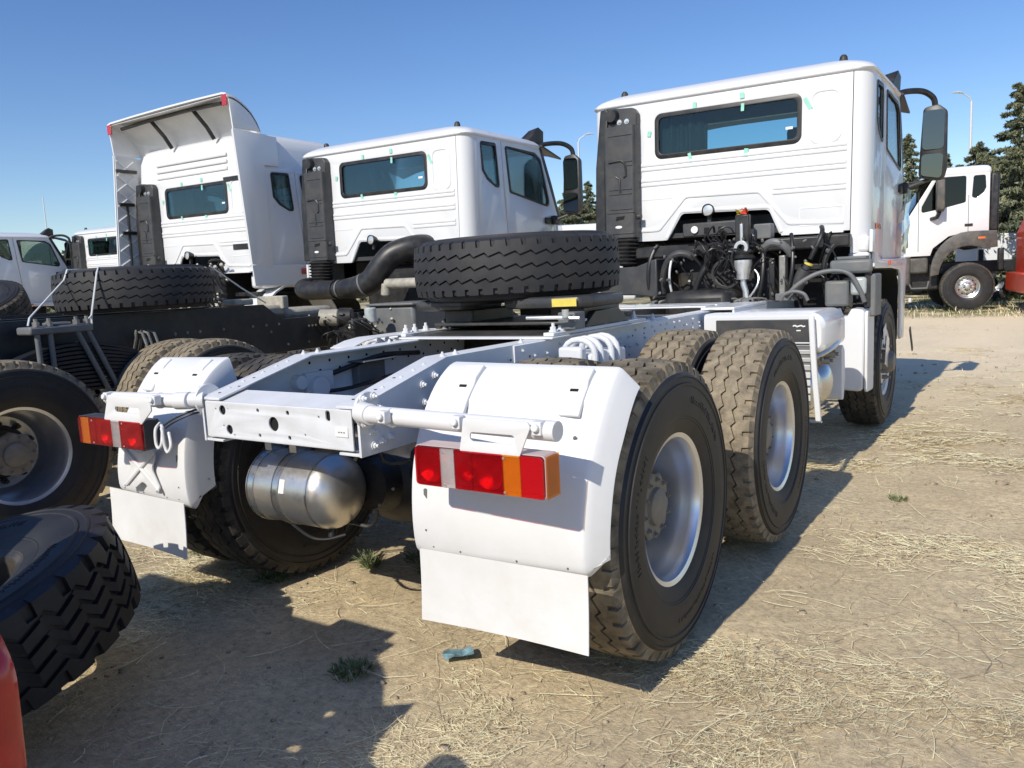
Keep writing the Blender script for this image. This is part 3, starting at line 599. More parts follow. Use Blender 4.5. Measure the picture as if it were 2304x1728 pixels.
# deck behind the cab
for x0, x1, y0, y1, z in ((-0.75,0.36,3.42,3.62,1.122),(-0.75,0.36,3.66,3.95,1.122)):
    b = MB(); b.bx(x0, x1, y0, y1, z, z+0.012); part('deck_plate', b, 'white_paint', T1, 0.004)
b = MB(); b.bx(0.37, 0.60, 3.30, 4.05, 1.110, 1.128); b.bx(0.585, 0.60, 3.3, 4.05, 1.06, 1.11); part('deck_edge', b, 'white_paint', T1, 0.006)
# right-hand side equipment between the axles
sg = empty('side_cover', (0, 0, 0), 0, T1)
rows = []
for y in (3.12, 3.15, 3.7, 3.76):
    ins = 0.02 if y in (3.12, 3.76) else 0.0
    rows.append([(x, y, z) for x, z in rp([(0.46,0.90+ins),(1.205-ins,0.845+ins),(1.205-ins,1.092-ins),(0.46,1.092-ins)], [0.0,0.05,0.085,0.0], 6)])
b = MB(); b.ring(rows); part('shell', b, 'white_paint', sg, 0.0)
b = MB(); b.bx(0.55, 1.125, 3.085, 3.105, 0.90, 1.055); part('dark_panel', b, 'plastic_grey', sg, 0.004)
b = MB(); b.tube([(1.03+0.012*k, 3.082, 1.015+0.004*math.sin(k*2.1)) for k in range(7)], 0.005, 6); b.bx(1.05,1.075,3.081,3.0845,0.985,0.992); o = part('panel_marks', b, 'label_white', sg); o['kind'] = 'stuff'
for k in range(8):
    z = 0.905-0.047*k; b = MB(); rot = Matrix.Rotation(R(28 if k < 4 else 12), 3, 'X'); b.box((0.85, 3.09, z), (0.56, 0.006, 0.027 if k < 3 else 0.036), rot); part('slat', b, 'white_paint', sg, 0.0015, 1)
b = MB(); b.bx(0.565, 1.125, 3.10, 3.11, 0.53, 0.90); part('slat_backing', b, 'grey_bracket', sg)
b = MB(); pts = [(1.138,3.075,1.075),(1.143,3.072,0.98),(1.150,3.07,0.85),(1.160,3.068,0.7),(1.172,3.068,0.55),(1.180,3.07,0.44)]
b.ring([[Vector(p)+Vector(q) for q in ((-0.016,-0.012,0),(0.016,-0.012,0),(0.016,0.020,0),(-0.016,0.020,0))] for p in catmull(pts, 4)]); part('edge_trim', b, 'white_paint', sg, 0.006)
for y in (3.26, 3.58):
    e = empty('reservoir', (0, 0, 0), 0, T1); c0 = (0, y, 0.615); r_ = 0.150
    b = MB(); b.lathe([(0.50,0.0),(0.50,r_)]+[(1.06,r_)]+[(1.06+0.095*math.sin(a), r_*math.cos(a)) for a in np.linspace(0.1, math.pi/2, 9)], 36, c0); part('vessel', b, 'aluminium', e, ang=60)
    b = MB(); b.lathe([(1.00,r_+0.001),(1.00,r_+0.004),(1.035,r_+0.004),(1.035,r_+0.001)], 36, c0); part('strap', b, 'plastic_black', e)
b = MB(); b.tube(catmull([(1.10,3.16,0.80),(1.17,3.3,0.84),(1.19,3.5,0.87),(1.17,3.66,0.90),(1.12,3.72,0.86)]), 0.020, 10); part('filler_pipe', b, 'aluminium', T1)
for x, y, z, r_ in ((1.12,3.22,0.80,0.035),(1.15,3.36,0.775,0.03),(1.15,3.52,0.80,0.034),(1.11,3.44,0.83,0.03)):
    b = MB(); b.cyl((x-0.07,y,z), (x+0.03,y+0.02,z), r_, r_*0.8, n=14); b.cyl((x+0.03,y+0.02,z), (x+0.05,y+0.02,z), r_*0.4, n=8); part('air_valve', b, 'cast_metal', T1, 0.003)
b = MB(); b.ring([[(x, y, z) for y, z in rp([(3.74,0.47),(3.80,0.46),(3.85,0.60),(3.83,0.80),(3.74,0.86)], 0.03, 4)] for x in (0.9, 1.16, 1.18)]); part('end_cover', b, 'frame_paint', T1, 0.004)
for k, (x, y) in enumerate(((1.04,3.12),(1.08,3.35),(1.0,3.5))): b = MB(); b.bx(x-0.09, x+0.06, y-0.008, y+0.008, 0.40-0.02*k, 0.408-0.02*k); part('step_rung', b, 'cable_white', T1)
# panel behind the front wheel
b = MB(); b.ring([[(x, y, z) for x, z in rp([(0.62,0.47),(1.205-i,0.43+i),(1.21-i,1.035-i),(1.12,1.045-i),(1.09,0.99-i),(1.02,0.985-i),(1.0,1.045-i),(0.62,1.045-i)], [0,0.04,0.03,0.015,0.015,0.015,0.015,0], 3)] for y, i in ((4.36,0.012),(4.375,0.0),(4.60,0.0))]); part('wheel_guard', b, 'white_paint', T1, 0.004)
b = MB(); b.ring([[(x, y, z) for y, z in rp([(4.36,0.43),(4.62,0.42),(4.64,1.0),(4.37,1.03)], 0.03, 3)] for x in (1.211, 1.232)]); part('guard_cap', b, 'guard_white', T1, 0.006)
# brackets, hoses and bottles behind the cab on the right
for n, m_, bxs, bv in (('bracket_plate','grey_bracket',(0.96,1.25,4.40,4.46,1.30,1.40),0.02), ('bracket_lip','grey_bracket',(0.98,1.20,4.47,4.60,1.40,1.425),0.006), ('plastic_tank','grey_bracket',(0.92,1.09,4.42,4.60,1.06,1.25),0.02), ('washer_bottle','clear_plastic',(1.10,1.21,4.42,4.55,1.14,1.27),0.02), ('bottle_bracket','plastic_black',(1.195,1.235,4.44,4.5,1.05,1.30),0.004), ('vertical_post','grey_bracket',(1.225,1.270,4.45,4.70,0.98,1.29),0.012), ('support_leg','cast_metal',(0.585,0.635,4.42,4.5,1.12,1.46),0.008), ('support_leg','plastic_black',(0.50,0.545,4.45,4.5,1.12,1.42),0.008), ('hinge_block','grey_bracket',(0.56,0.70,4.40,4.52,1.11,1.17),0.01)):
    b = MB(); b.bx(*bxs); part(n, b, m_, T1, bv)
b = MB(); b.tube(catmull([(0.66,4.34,1.14),(0.72,4.34,1.21),(0.80,4.35,1.27),(0.90,4.37,1.315),(1.02,4.38,1.325),(1.11,4.38,1.29),(1.17,4.40,1.18),(1.20,4.42,1.09)], 8), 0.017, 12); part('pipe', b, 'grey_bracket', T1)
b = MB(); b.tube(catmull([(0.63,4.30,1.12),(0.66,4.30,1.165),(0.73,4.30,1.185),(0.80,4.30,1.165),(0.83,4.30,1.115)], 8), 0.014, 12); part('pipe', b, 'grey_bracket', T1)
b = MB(); b.cyl((0.70,4.45,1.20), (0.775,4.45,1.34), 0.052, n=20); b.cyl((0.775,4.45,1.34),(0.80,4.45,1.385),0.03,n=14); b.cyl((0.69,4.45,1.18),(0.70,4.45,1.20),0.04,n=14); part('air_spring', b, 'plastic_grey', T1, 0.006)
b = MB(); b.cyl((0.797,4.45,1.378), (0.803,4.45,1.390), 0.033, n=16); part('brass_collar', b, 'label_yellow', T1)
# engine and gearbox seen through the arch
eg = empty('engine', (0, 0, 0), 0, T1)
for n, m_, bxs, bv in (('block','engine_dark',(-0.42,0.42,4.85,6.3,0.85,1.50),0.05),('gearbox','engine_dark',(-0.26,0.28,4.15,4.9,0.80,1.22),0.06),('cover','plastic_black',(-0.30,0.34,4.82,5.6,1.5,1.60),0.03),('bracket_beam','plastic_grey',(-0.24,0.24,4.56,4.585,1.655,1.765),0.012),('valve_block','grey_bracket',(0.34,0.48,4.60,4.7,1.60,1.72),0.01),('fan_shroud','plastic_black',(-0.95,0.95,5.5,5.6,0.9,1.6),0.02),('crossbeam','plastic_black',(-0.75,1.05,4.66,4.76,1.50,1.60),0.015)):
    b = MB(); b.bx(*bxs); part(n, b, m_, eg, bv)
for x, z in ((-0.03,1.70),(0.09,1.70)): b = MB(); b.bx(x-0.022, x+0.022, 4.552, 4.559, z-0.026, z+0.022); part('opening', b, 'hole_black', eg, 0.004)
b = MB(); b.cyl((-0.13,4.553,1.71),(-0.13,4.54,1.71),0.03,n=18); part('cap', b, 'label_white', eg, 0.003)
for k in range(4): b = MB(); b.lathe([(4.42+0.012*k,0.10),(4.42+0.012*k,0.12),(4.426+0.012*k,0.12),(4.426+0.012*k,0.10)], 32, (0.17,0,1.34), 'y'); part('pulley_ring', b, 'cast_metal' if k % 2 else 'engine_dark', eg)
hs = [((-0.42,4.55,1.20),(-0.40,4.45,1.52),(-0.22,4.42,1.58),(-0.12,4.5,1.48),0.030,'plastic_grey'),((0.44,4.50,1.50),(0.50,4.42,1.60),(0.62,4.42,1.58),(0.66,4.5,1.46),0.030,'grey_bracket'),((-0.30,4.5,1.15),(-0.33,4.4,1.30),(-0.29,4.4,1.45),(-0.30,4.5,1.52),0.010,'cable_white'),((-0.48,4.5,1.1),(-0.52,4.4,1.3),(-0.50,4.42,1.5),(-0.44,4.5,1.60),0.020,'hose'),((-0.20,4.4,1.14),(-0.05,4.35,1.20),(0.12,4.36,1.17),(0.22,4.4,1.13),0.012,'cast_metal'),((0.36,4.38,1.14),(0.44,4.36,1.22),(0.47,4.4,1.30),(0.40,4.42,1.36),0.008,'steel_bright'),((0.64,4.4,1.15),(0.72,4.36,1.30),(0.70,4.4,1.5),(0.66,4.5,1.62),0.014,'hose'),((0.80,4.5,1.42),(0.86,4.5,1.55),(0.90,4.52,1.62),(0.86,4.6,1.66),0.018,'hose'),((-0.1,4.42,1.12),(-0.06,4.38,1.36),(0.05,4.4,1.42),(0.08,4.5,1.55),0.026,'hose'),((0.40,4.46,1.12),(0.46,4.4,1.2),(0.48,4.42,1.4),(0.44,4.5,1.52),0.018,'hose'),((-0.38,4.44,1.12),(-0.2,4.38,1.16),(-0.1,4.36,1.2),(0.02,4.4,1.13),0.014,'hose'),((0.9,4.62,1.1),(0.88,4.55,1.3),(0.86,4.55,1.42),(0.95,4.6,1.52),0.02,'hose')]
for p0, p1, p2, p3, r_, m_ in hs: b = MB(); b.tube(bez(p0, p1, p2, p3, 14), r_, 10); part('hose', b, m_, eg)
b = MB()
for k in range(46):
    c = Vector((random.gauss(0.20,0.13), random.uniform(4.36,4.52), random.gauss(1.50,0.075))); q = c+Vector((random.uniform(-.12,.12), random.uniform(-.03,.05), random.uniform(-.16,.06)))
    b.tube(bez(c, c+Vector((random.uniform(-.1,.1),-.05,.1)), q+Vector((random.uniform(-.1,.1),-.05,.08)), q, 7), random.uniform(0.005,0.011), 6)
for k in range(30):
    c = Vector((random.uniform(-0.45,0.95), random.uniform(4.42,4.7), random.uniform(1.2,1.6))); q = c+Vector((random.uniform(-.2,.2), random.uniform(-.03,.05), random.uniform(-.25,.1)))
    b.tube(bez(c, c+Vector((random.uniform(-.1,.1),-.05,.1)), q+Vector((random.uniform(-.1,.1),-.05,.08)), q, 7), random.uniform(0.004,0.010), 6)
o = part('wiring', b, 'hose', eg); o['kind'] = 'stuff'
b = MB()
for k in range(70):
    p = Vector((random.uniform(-0.45,0.95), random.uniform(4.38,4.52), random.uniform(1.12,1.62))); b.cyl(p, p+Vector((random.uniform(-.02,.02),-0.02,random.uniform(-.02,.02))), random.uniform(0.005,0.012), n=7)
for k in range(18):
    x = random.uniform(-0.4,0.5); b.tube(bez((x,4.2,1.125),(x+random.uniform(-.1,.1),4.2,1.16),(x+.1,4.25,1.15),(x+random.uniform(-.2,.2),4.3,1.125),6), 0.008, 6)
o = part('pipe_fittings', b, 'cast_metal', eg); o['kind'] = 'stuff'
# cab latch with hydraulic ram
lt = empty('cab_latch', (0, 0, 0), 0, T1)
b = MB(); b.bx(0.255,0.365,4.40,4.46,1.56,1.79); part('latch_plate', b, 'plastic_black', lt, 0.01)
b = MB(); b.cyl((0.312,4.385,1.72),(0.312,4.385,1.56),0.014,n=10); b.lathe([(4.36,0.030),(4.36,0.055),(4.39,0.058),(4.41,0.050),(4.41,0.03),(4.36,0.030)], 28, (0.312,0,1.535), 'y'); part('latch_ring', b, 'steel_bright', lt, 0.002)
b = MB(); b.lathe([(1.44,0.070),(1.40,0.072),(1.33,0.052),(1.29,0.046),(1.285,0.0)], 24, (0.315,4.40,0), 'z'); part('ram_collar', b, 'steel_bright', lt)
b = MB(); b.lathe([(1.445,0.080),(1.455,0.095),(1.48,0.075),(1.50,0.085),(1.52,0.06),(1.53,0)], 24, (0.312,4.42,0), 'z'); part('ram_boot', b, 'hose', lt)
b = MB(); b.tube([(0.315,4.40,1.29),(0.318,4.40,1.25),(0.335,4.40,1.20),(0.338,4.40,1.11)], 0.024, 12); part('ram', b, 'steel_bright', lt)
for k, (m_, dx) in enumerate((('label_yellow', -0.03), ('red_bright', 0.03), ('red_bright', 0.005))):
    b = MB(); pts = [Vector((0.312+dx+random.uniform(-.035,.035), 4.40+random.uniform(-.02,.03), 1.815+random.uniform(-.025,.035))) for _ in range(9)]
    b.add(pts, [(0,1,2),(2,3,4),(4,5,6),(6,7,8),(0,4,8),(1,3,5)]); part('wrap_scrap', b, m_, lt)

# ------------------------------------------------------------------ cab (rear wall at local y = 0)
CW = 1.17
def build_cab(T, y0):
    th = R(1.0); cab = empty('cab', (-0.04, y0, 0.0), 0, T); cab.rotation_euler = (0, th, 0)
    arch = [(-0.45,1.645),(-0.445,1.66),(-0.319,1.862),(0.42,1.845),(0.50,1.66),(0.508,1.645)]
    outer = [(-1.040,1.645)]+[arch[0]]+rp([(-0.52,1.645),(-0.45,1.645),(-0.319,1.862),(0.42,1.845),(0.508,1.645),(0.6,1.645)], [0,0.02,0.05,0.05,0.02,0], 4)[1:-1]+[(1.040,1.645),(1.040,2.822),(-1.040,2.822)]
    win = rect(-0.55,0.658,2.35,2.708,0.055,5)
    plate('back_panel', outer, [win], 0.02, 'white_paint', XZ(0.0), cab, 0.002)
    # pressed swages and arch outlines
    def swage(pts, w_=0.016, h=0.006, n=6, cl=False):
        b = MB(); b.tube([(x, -0.0095, z) for x, z in pts], w_, n, flat=h/w_, nrm=(0,1,0), closed=cl); part('swage', b, 'white_paint', cab, ang=60)
    for z, xa, xb in ((2.300,-0.690,1.005),(2.262,-0.690,1.005),(2.168,-0.690,1.005),(2.130,-0.690,1.005),(2.012,0.452,1.005),(1.975,0.452,1.005)):
        swage([(xa+(xb-xa)*k/4, z) for k in range(5)], 0.017, 0.012)
    swage([(-0.69+0.07*k, 2.005) for k in range(5)], 0.010, 0.004)
    swage(rp([(-0.706,1.735),(-0.53,1.737),(-0.287,2.006),(0.343,1.998),(0.578,1.726),(0.995,1.712)], [0,0.05,0.06,0.06,0.05,0], 5), 0.016, 0.014)
    swage(rp([(-0.46,1.66),(-0.335,1.885),(0.435,1.868),(0.523,1.66)], [0,0.05,0.05,0], 5), 0.016, 0.010)
    swage(rect(0.735,0.955,2.325,2.715,0.07,5), 0.013, 0.009, 6, True); swage(rect(0.665,0.99,1.70,1.835,0.01,3), 0.006, 0.004, 6, True)
    b = MB(); b.bx(0.53,1.0,-0.045,-0.012,1.63,1.644); part('sill_lip', b, 'white_paint', cab, 0.003)
    # glass and seal of the rear window
    plate('window_seal', rect(-0.562,0.670,2.338,2.720,0.065,5), [rect(-0.525,0.633,2.375,2.683,0.045,5)], 0.012, 'plastic_black', XZ(-0.0095), cab, 0.003)
    plate('rear_window', rect(-0.54,0.648,2.36,2.698,0.05,5), [], 0.005, 'glass_tint', XZ(0.0), cab)
    b = MB(); b.bx(0.545,0.60,-0.0042,-0.0028,2.455,2.475); part('window_sticker', b, 'label_white', cab)
    for x, z, w_, h, a in ((-0.20,2.745,0.030,0.050,5),(0.20,2.765,0.036,0.045,-3),(0.205,2.672,0.026,0.060,2),(0.715,2.63,0.028,0.10,-28),(-0.61,2.56,0.032,0.045,12),(-0.24,2.325,0.028,0.075,-16),(0.235,2.315,0.036,0.060,8)):
        o = link('tape_strip', None, cab); b = MB(); b.box((0,0,0), (w_, 0.0015, h)); o.data and None
        bpy.data.objects.remove(o); part('tape_strip', b, 'tape_green', cab, loc=(x, -0.0176, z), rot=(0, R(a), 0))
    # rounded rear corners, side panels, doors
    for s in (1, -1):
        b = MB(); prof = [(s*(1.046+0.124*math.sin(a)), 0.124-0.134*math.cos(a)+0.0) for a in np.linspace(0, math.pi/2, 9)]
        prof2 = [(s*(1.046+0.110*math.sin(a)), 0.124-0.120*math.cos(a)) for a in np.linspace(math.pi/2, 0, 9)]
        rings = [[(x, y, z) for x, y in prof+prof2] for z in (1.47, 1.645, 2.83)]
        b.ring(rings); part('corner_post', b, 'white_paint', cab, ang=50)
        b = MB(); b.bx(s*1.02, s*1.06, 0.012, 0.02, 1.65, 2.81); part('corner_seam', b, 'hole_black', cab)
        xs = s*(CW-0.008)
        q_out = [(0.126,1.47),(0.695,1.42),(0.667,1.9),(0.590,2.2),(0.582,2.826),(0.126,2.826)]
        q_out = [(0.126,1.47),(0.690,1.42),(0.666,1.90),(0.583,2.826),(0.126,2.826)]
        q_win = rp([(0.225,2.772),(0.488,2.778),(0.535,2.35),(0.46,2.358),(0.33,2.42),(0.25,2.50)], [0.03,0.03,0.03,0.04,0.05,0.04], 4)
        plate('side_panel', q_out, [q_win], 0.016, 'white_paint', YZ(xs), cab, 0.003)
        d_out = [(0.700,1.42),(1.735,1.42),(1.72,2.10),(1.345,2.826),(0.592,2.826),(0.675,1.90)]
        d_win = rp([(0.668,2.776),(1.24,2.758),(1.36,2.700),(1.548,2.195),(0.738,2.312)], [0.03,0.05,0.06,0.05,0.04], 4)
        plate('door', d_out, [d_win], 0.016, 'white_paint', YZ(xs), cab, 0.003)
        b = MB(); b.bx(s*(CW-0.024), s*(CW-0.017), 0.55, 0.75, 1.42, 2.82); part('door_gap', b, 'hole_black', cab)
        def off(poly, d):
            c = sum((Vector(p).to_2d() for p in poly), Vector((0, 0)))/len(poly); return [tuple(c+(Vector(p).to_2d()-c)*(1+d/(Vector(p).to_2d()-c).length)) for p in poly]
        for nm, wn in (('quarter_window', q_win), ('door_window', d_win)):
            plate('window_seal', off(wn, 0.012), [off(wn, -0.022)], 0.010, 'plastic_black', YZ(s*(CW+0.0012)), cab, 0.003)
            plate(nm, off(wn, 0.008), [], 0.004, 'glass_clear' if nm == 'door_window' else 'glass_tint', YZ(s*(CW-0.011)), cab)
        b = MB(); b.box((s*(CW+0.012), 1.50, 2.04), (0.03, 0.16, 0.07)); part('door_handle', b, 'plastic_black', cab, 0.012)
        b = MB(); b.bx(s*(CW+0.001), s*(CW+0.012), 0.30, 0.50, 1.655, 1.70); part('reflector_strip', b, 'marker_orange', cab, 0.004)
        # windscreen pillar
        b = MB(); b.ring([[Vector(p)+Vector(q) for q in ((-0.02*s,-0.03,0),(0.018*s,-0.03,0),(0.018*s,0.035,0),(-0.02*s,0.035,0))] for p in ((s*1.15,1.375,2.83),(s*1.155,1.56,2.47),(s*1.15,1.755,2.08))]); part('pillar', b, 'plastic_black', cab, 0.008)
        # fender over the front wheel
        yf = [(0.0,1.645),(0.0,1.475),(0.11,1.468),(0.115,1.36),(0.16,1.345),(0.95,1.335),(1.42,1.315),(1.50,1.28),(1.56,1.18),(1.585,0.70),(1.62,0.66),(1.80,0.66),(1.83,1.415),(0.45,1.418),(0.30,1.44),(0.2,1.50),(0.12,1.645)]
        b = MB(); K = len(yf)
        prof = [(0.0,-0.05,1.0),(0.012,0.0,1.0)]
        plate('fender', yf, [], 0.030, 'white_paint', YZ(s*(CW+0.022)), cab, 0.012)
        b = MB(); b.bx(s*1.03, s*(CW+0.008), 0.0, 0.115, 1.365, 1.475); b.bx(s*1.046, s*(CW+0.005), 0.003, 0.11, 1.475, 1.6); part('fender_corner', b, 'white_paint', cab, 0.02)
        b = MB(); b.box((s*(CW+0.042), 0.80, 1.382), (0.008, 0.085, 0.045)); part('side_marker', b, 'marker_orange', cab, 0.004)
        b = MB(); b.bx(s*0.62, s*1.03, 0.02, 1.75, 1.35, 1.40); part('floor_panel', b, 'plastic_black', cab, 0.01)
        lp_ = rp([(1.60,0.66),(1.56,1.20),(1.36,1.318),(0.16,1.34),(0.10,1.25)], [0,0.15,0.12,0.05,0], 5); b = MB(); b.ring([[(s*xx, y, z) for y, z in lp_] for xx in (0.70, 1.176)], False, (False, False)); part('wheel_liner', b, 'hole_black', cab)
    # roof
    def ring(z, i, yb, yf_, xr):
        iy = i if i < 0.05 else 0.05+(i-0.05)*0.5; return [(x, y, z) for x, y in rp([(-xr+i, yb+iy), (xr-i, yb+iy), (xr-i, yf_-iy), (-xr+i, yf_-iy)], 0.135, 6)]
    b = MB(); rr = [(2.818,0.012,0),(2.826,-0.012,0),(2.842,-0.018,0),(2.852,-0.012,0),(2.868,0.0,0),(2.888,0.022,0.01),(2.908,0.062,0.03),(2.926,0.12,0.05),(2.942,0.21,0.08),(2.958,0.36,0.1),(2.970,0.58,0.1),(2.976,0.85,0.1)]
    b.ring([ring(z, i, -0.012, 1.42-d, CW) for z, i, d in rr]); part('roof', b, 'white_paint', cab, ang=60)
    for x, y in ((-0.93,0.10),(0.93,0.10)):
        b = MB(); b.lathe([(2.89,0.034),(2.945,0.033),(2.975,0.028),(2.990,0.016),(2.992,0)], 16, (x, y+0.08, 0), 'z'); part('roof_marker', b, 'hub_dark', cab)
    b = MB(); b.bx(-1.1,1.1,1.30,1.36,2.825,2.86); part('roof_header', b, 'white_paint', cab, 0.01)
    # windscreen, front and visor
    b = MB(); b.ring([[(x, 1.395+0.07*(1-(x/1.12)**2), 2.85), (x, 1.76+0.10*(1-(x/1.12)**2), 2.09)] for x in np.linspace(-1.12, 1.12, 9)], False, (False, False)); part('windscreen', b, 'glass_clear', cab)
    b = MB(); b.ring([[(x, 1.72+0.10*(1-(x/1.16)**2), 2.10), (x, 1.78+0.10*(1-(x/1.16)**2), 1.25), (x, 1.70, 1.25), (x, 1.66, 2.10)] for x in np.linspace(-1.16, 1.16, 9)]); part('front_panel', b, 'white_paint', cab, 0.01)
    b = MB(); b.ring([[(x, 1.36+0.08*(1-(x/1.2)**2), 2.86+0.08*(1-(x/1.2)**4)), (x, 1.78+0.10*(1-(x/1.2)**2), 2.76+0.12*(1-(x/1.2)**4)), (x, 1.785+0.10*(1-(x/1.2)**2), 2.735+0.12*(1-(x/1.2)**4)), (x, 1.36, 2.835+0.08*(1-(x/1.2)**4))] for x in np.linspace(-1.2, 1.2, 13)]); part('sun_visor', b, 'plastic_grey', cab, 0.006)
    for x in (1.08,):
        b = MB(); b.ring([[(x-0.11,1.20,2.89),(x+0.04,1.22,2.87),(x+0.04,1.22,2.90)], [(x-0.05,1.36,3.03),(x+0.06,1.38,2.86),(x+0.07,1.38,3.06)], [(x-0.03,1.46,3.02),(x+0.075,1.47,2.83),(x+0.08,1.47,3.02)]]); part('wind_deflector', b, 'plastic_black', cab, 0.006)
    # interior
    b = MB(); b.bx(-1.12,1.12,0.03,1.62,1.66,1.70); part('floor', b, 'interior', cab)
    b = MB(); b.bx(-1.1,1.1,0.03,1.32,2.812,2.82); part('headliner', b, 'interior_light', cab)
    for x, dz in ((-0.52, 0.0), (0.66, -0.04)):
        b = MB(); b.bx(x-0.24,x+0.24,0.55,1.05,1.95,2.08); b.box((x,0.50,2.30+dz), (0.44,0.13,0.56), Matrix.Rotation(R(8),3,'X')); b.box((x,0.45,2.62+dz), (0.26,0.10,0.20)); part('seat', b, 'interior', cab, 0.035)
    b = MB(); b.ring([[(x,1.25,2.02),(x,1.30,2.16),(x,1.68,2.12),(x,1.66,1.9)] for x in (-1.1,1.1)]); part('dashboard', b, 'interior', cab, 0.02)
    b = MB(); b.tube([(-0.58+0.21*math.cos(a), 1.18+0.08*math.sin(a), 2.22+0.19*math.sin(a)) for a in np.linspace(0,2*math.pi,20,False)], 0.015, 8, closed=True); part('steering_wheel', b, 'interior', cab)
    b = MB(); b.tube([(x, 0.06+0.012*math.sin(x*60), 2.72) for x in np.linspace(-0.56,-0.14,30)], 0.004, 6); rows = []
    for x in np.linspace(-0.56,-0.12,40): rows.append([(x, 0.08+0.015*math.sin(x*75), 2.73), (x, 0.08+0.02*math.sin(x*75), 2.30)])
    b = MB(); b.ring(rows, False, (False, False)); part('curtain', b, 'interior', cab)
    # right mirror on its arms
    mx, my = 1.42, 1.66
    def mring(y, i): return [(x, y, z) for x, z in rp([(mx-0.115+i,2.13+i),(mx+0.09-i,2.09+i),(mx+0.115-i,2.20),(mx+0.105-i,2.70-i),(mx+0.03,2.765-i),(mx-0.09+i,2.745-i)], [0.05,0.05,0.03,0.05,0.05,0.04], 4)]
    b = MB(); b.ring([mring(my-0.05,0.006), mring(my-0.045,0.0), mring(my+0.02,0.004), mring(my+0.07,0.03), mring(my+0.085,0.06)]); part('mirror_housing', b, 'plastic_black', cab, ang=45)
    plate('mirror_glass', rect(mx-0.088,mx+0.085,2.375,2.715,0.035,4), [], 0.003, 'mirror_glass', XZ(my-0.0525), cab)
    plate('lower_mirror_glass', rp([(mx-0.09,2.15),(mx+0.075,2.115),(mx+0.085,2.335),(mx-0.09,2.335)], 0.03, 4), [], 0.003, 'mirror_glass', XZ(my-0.0525), cab)
    for o in cab.children:
        if o.name.split('.')[0] in ('mirror_glass', 'lower_mirror_glass'):
            zc = sum(v.co.z for v in o.data.vertices)/len(o.data.vertices); Tm = Matrix.Translation((mx, my-0.056, zc)); o.data.transform(Matrix.Translation((0,-0.009,0)) @ Tm @ Matrix.Rotation(R(1.5), 4, 'X') @ Matrix.Rotation(R(3), 4, 'Z') @ Tm.inverted())
    b = MB(); b.tube(catmull([(1.14,1.36,2.84),(1.20,1.43,2.875),(1.32,1.58,2.885),(1.40,1.66,2.83),(1.42,1.68,2.74)], 6), 0.026, 10); part('mirror_arm', b, 'plastic_black', cab)
    b = MB(); b.tube(catmull([(1.16,1.60,2.06),(1.22,1.62,2.06),(1.30,1.64,2.085),(1.40,1.68,2.12)], 6), 0.018, 10); b2 = part('mirror_arm', b, 'plastic_grey', cab)
    rf = random.Random(3); b = MB(); b.ring([[(1.205+rf.uniform(-.03,.05), 1.40+0.07*i+rf.uniform(-.015,.015), 1.42+0.10*j+0.03*i) for j in range(6)] for i in range(5)], False, (False, False)); part('protective_film', b, 'glass_film', cab, ang=12)
    b = MB(); b.bx(1.165,1.23,1.55,1.70,2.0,2.10); part('mirror_bracket', b, 'plastic_black', cab, 0.02)
    # air intake snorkel and its bellows on the left of the rear wall
    b = MB(); b.ring([[(x, y, z) for x, y in rp([(-0.985,-0.015),(-0.985,-0.15),(-0.695,-0.15),(-0.695,-0.015)], [0,0.02,0.03,0], 4)] for z in (1.675, 2.64)]); part('snorkel', b, 'plastic_grey', cab, 0.008)
    b = MB(); b.ring([[(-1.12,0.05,1.68),(-1.10,-0.12,1.68),(-0.99,-0.12,1.68),(-0.99,0.05,1.68)], [(-1.10,0.05,2.3),(-1.085,-0.12,2.3),(-0.99,-0.12,2.3),(-0.99,0.05,2.3)], [(-1.06,0.05,2.80),(-1.04,-0.10,2.80),(-0.96,-0.10,2.80),(-0.96,0.05,2.80)]]); part('snorkel_side', b, 'plastic_black', cab, 0.012)
    b = MB(); b.ring([[(x, y, z) for x, z in rp([(-0.99,2.63),(-0.70,2.63),(-0.695,2.74),(-0.73,2.79),(-0.88,2.80),(-0.99,2.815)], [0,0,0.03,0.04,0.02,0.0], 4)] for y in (-0.012,-0.085)]); part('snorkel_head', b, 'plastic_grey', cab, 0.01)
    b = MB(); b.lathe([(-0.13,0.0),(-0.13,0.05),(-0.06,0.075),(-0.02,0.075)], 20, (-0.925,0,2.735), 'y'); part('intake_mouth', b, 'plastic_black', cab)
    for x in (-0.79, -0.86): b = MB(); b.bolt((x,-0.086,2.68), (0,-1,0), 0.016, 0.012); part('head_bolt', b, 'steel_bright', cab)
    for z, xa, xb in ((2.56,-0.94,-0.72),(2.335,-0.94,-0.715),(2.30,-0.78,-0.715),(2.10,-0.94,-0.72),(2.06,-0.94,-0.72),(1.93,-0.94,-0.72),(1.90,-0.96,-0.70),(1.72,-0.97,-0.71)): b = MB(); b.bx(xa,xb,-0.156,-0.148,z-0.006,z+0.006); part('snorkel_rib', b, 'plastic_grey', cab, 0.003)
    b = MB(); b.tube(rp([(-0.94,2.335),(-0.80,2.345),(-0.775,2.30),(-0.775,2.20),(-0.83,2.19),(-0.83,2.08)], 0.03, 3) and [(x,-0.152,z) for x, z in ((-0.94,2.335),(-0.82,2.345),(-0.785,2.315),(-0.775,2.26),(-0.775,2.21),(-0.80,2.20))], 0.010, 8); part('snorkel_rib', b, 'plastic_black', cab)
    b = MB(); b.tube([(-0.87,-0.153,2.21),(-0.835,-0.153,2.185),(-0.83,-0.153,2.07)], 0.008, 8); part('snorkel_rib', b, 'plastic_black', cab)
    b = MB(); b.prism([(-0.85+0.033*math.cos(t), 1.775+0.012*math.sin(t)) for t in np.linspace(0,6.28,16,False)], 'y', -0.1535, -0.1505); part('snorkel_sticker', b, 'label_white', cab)
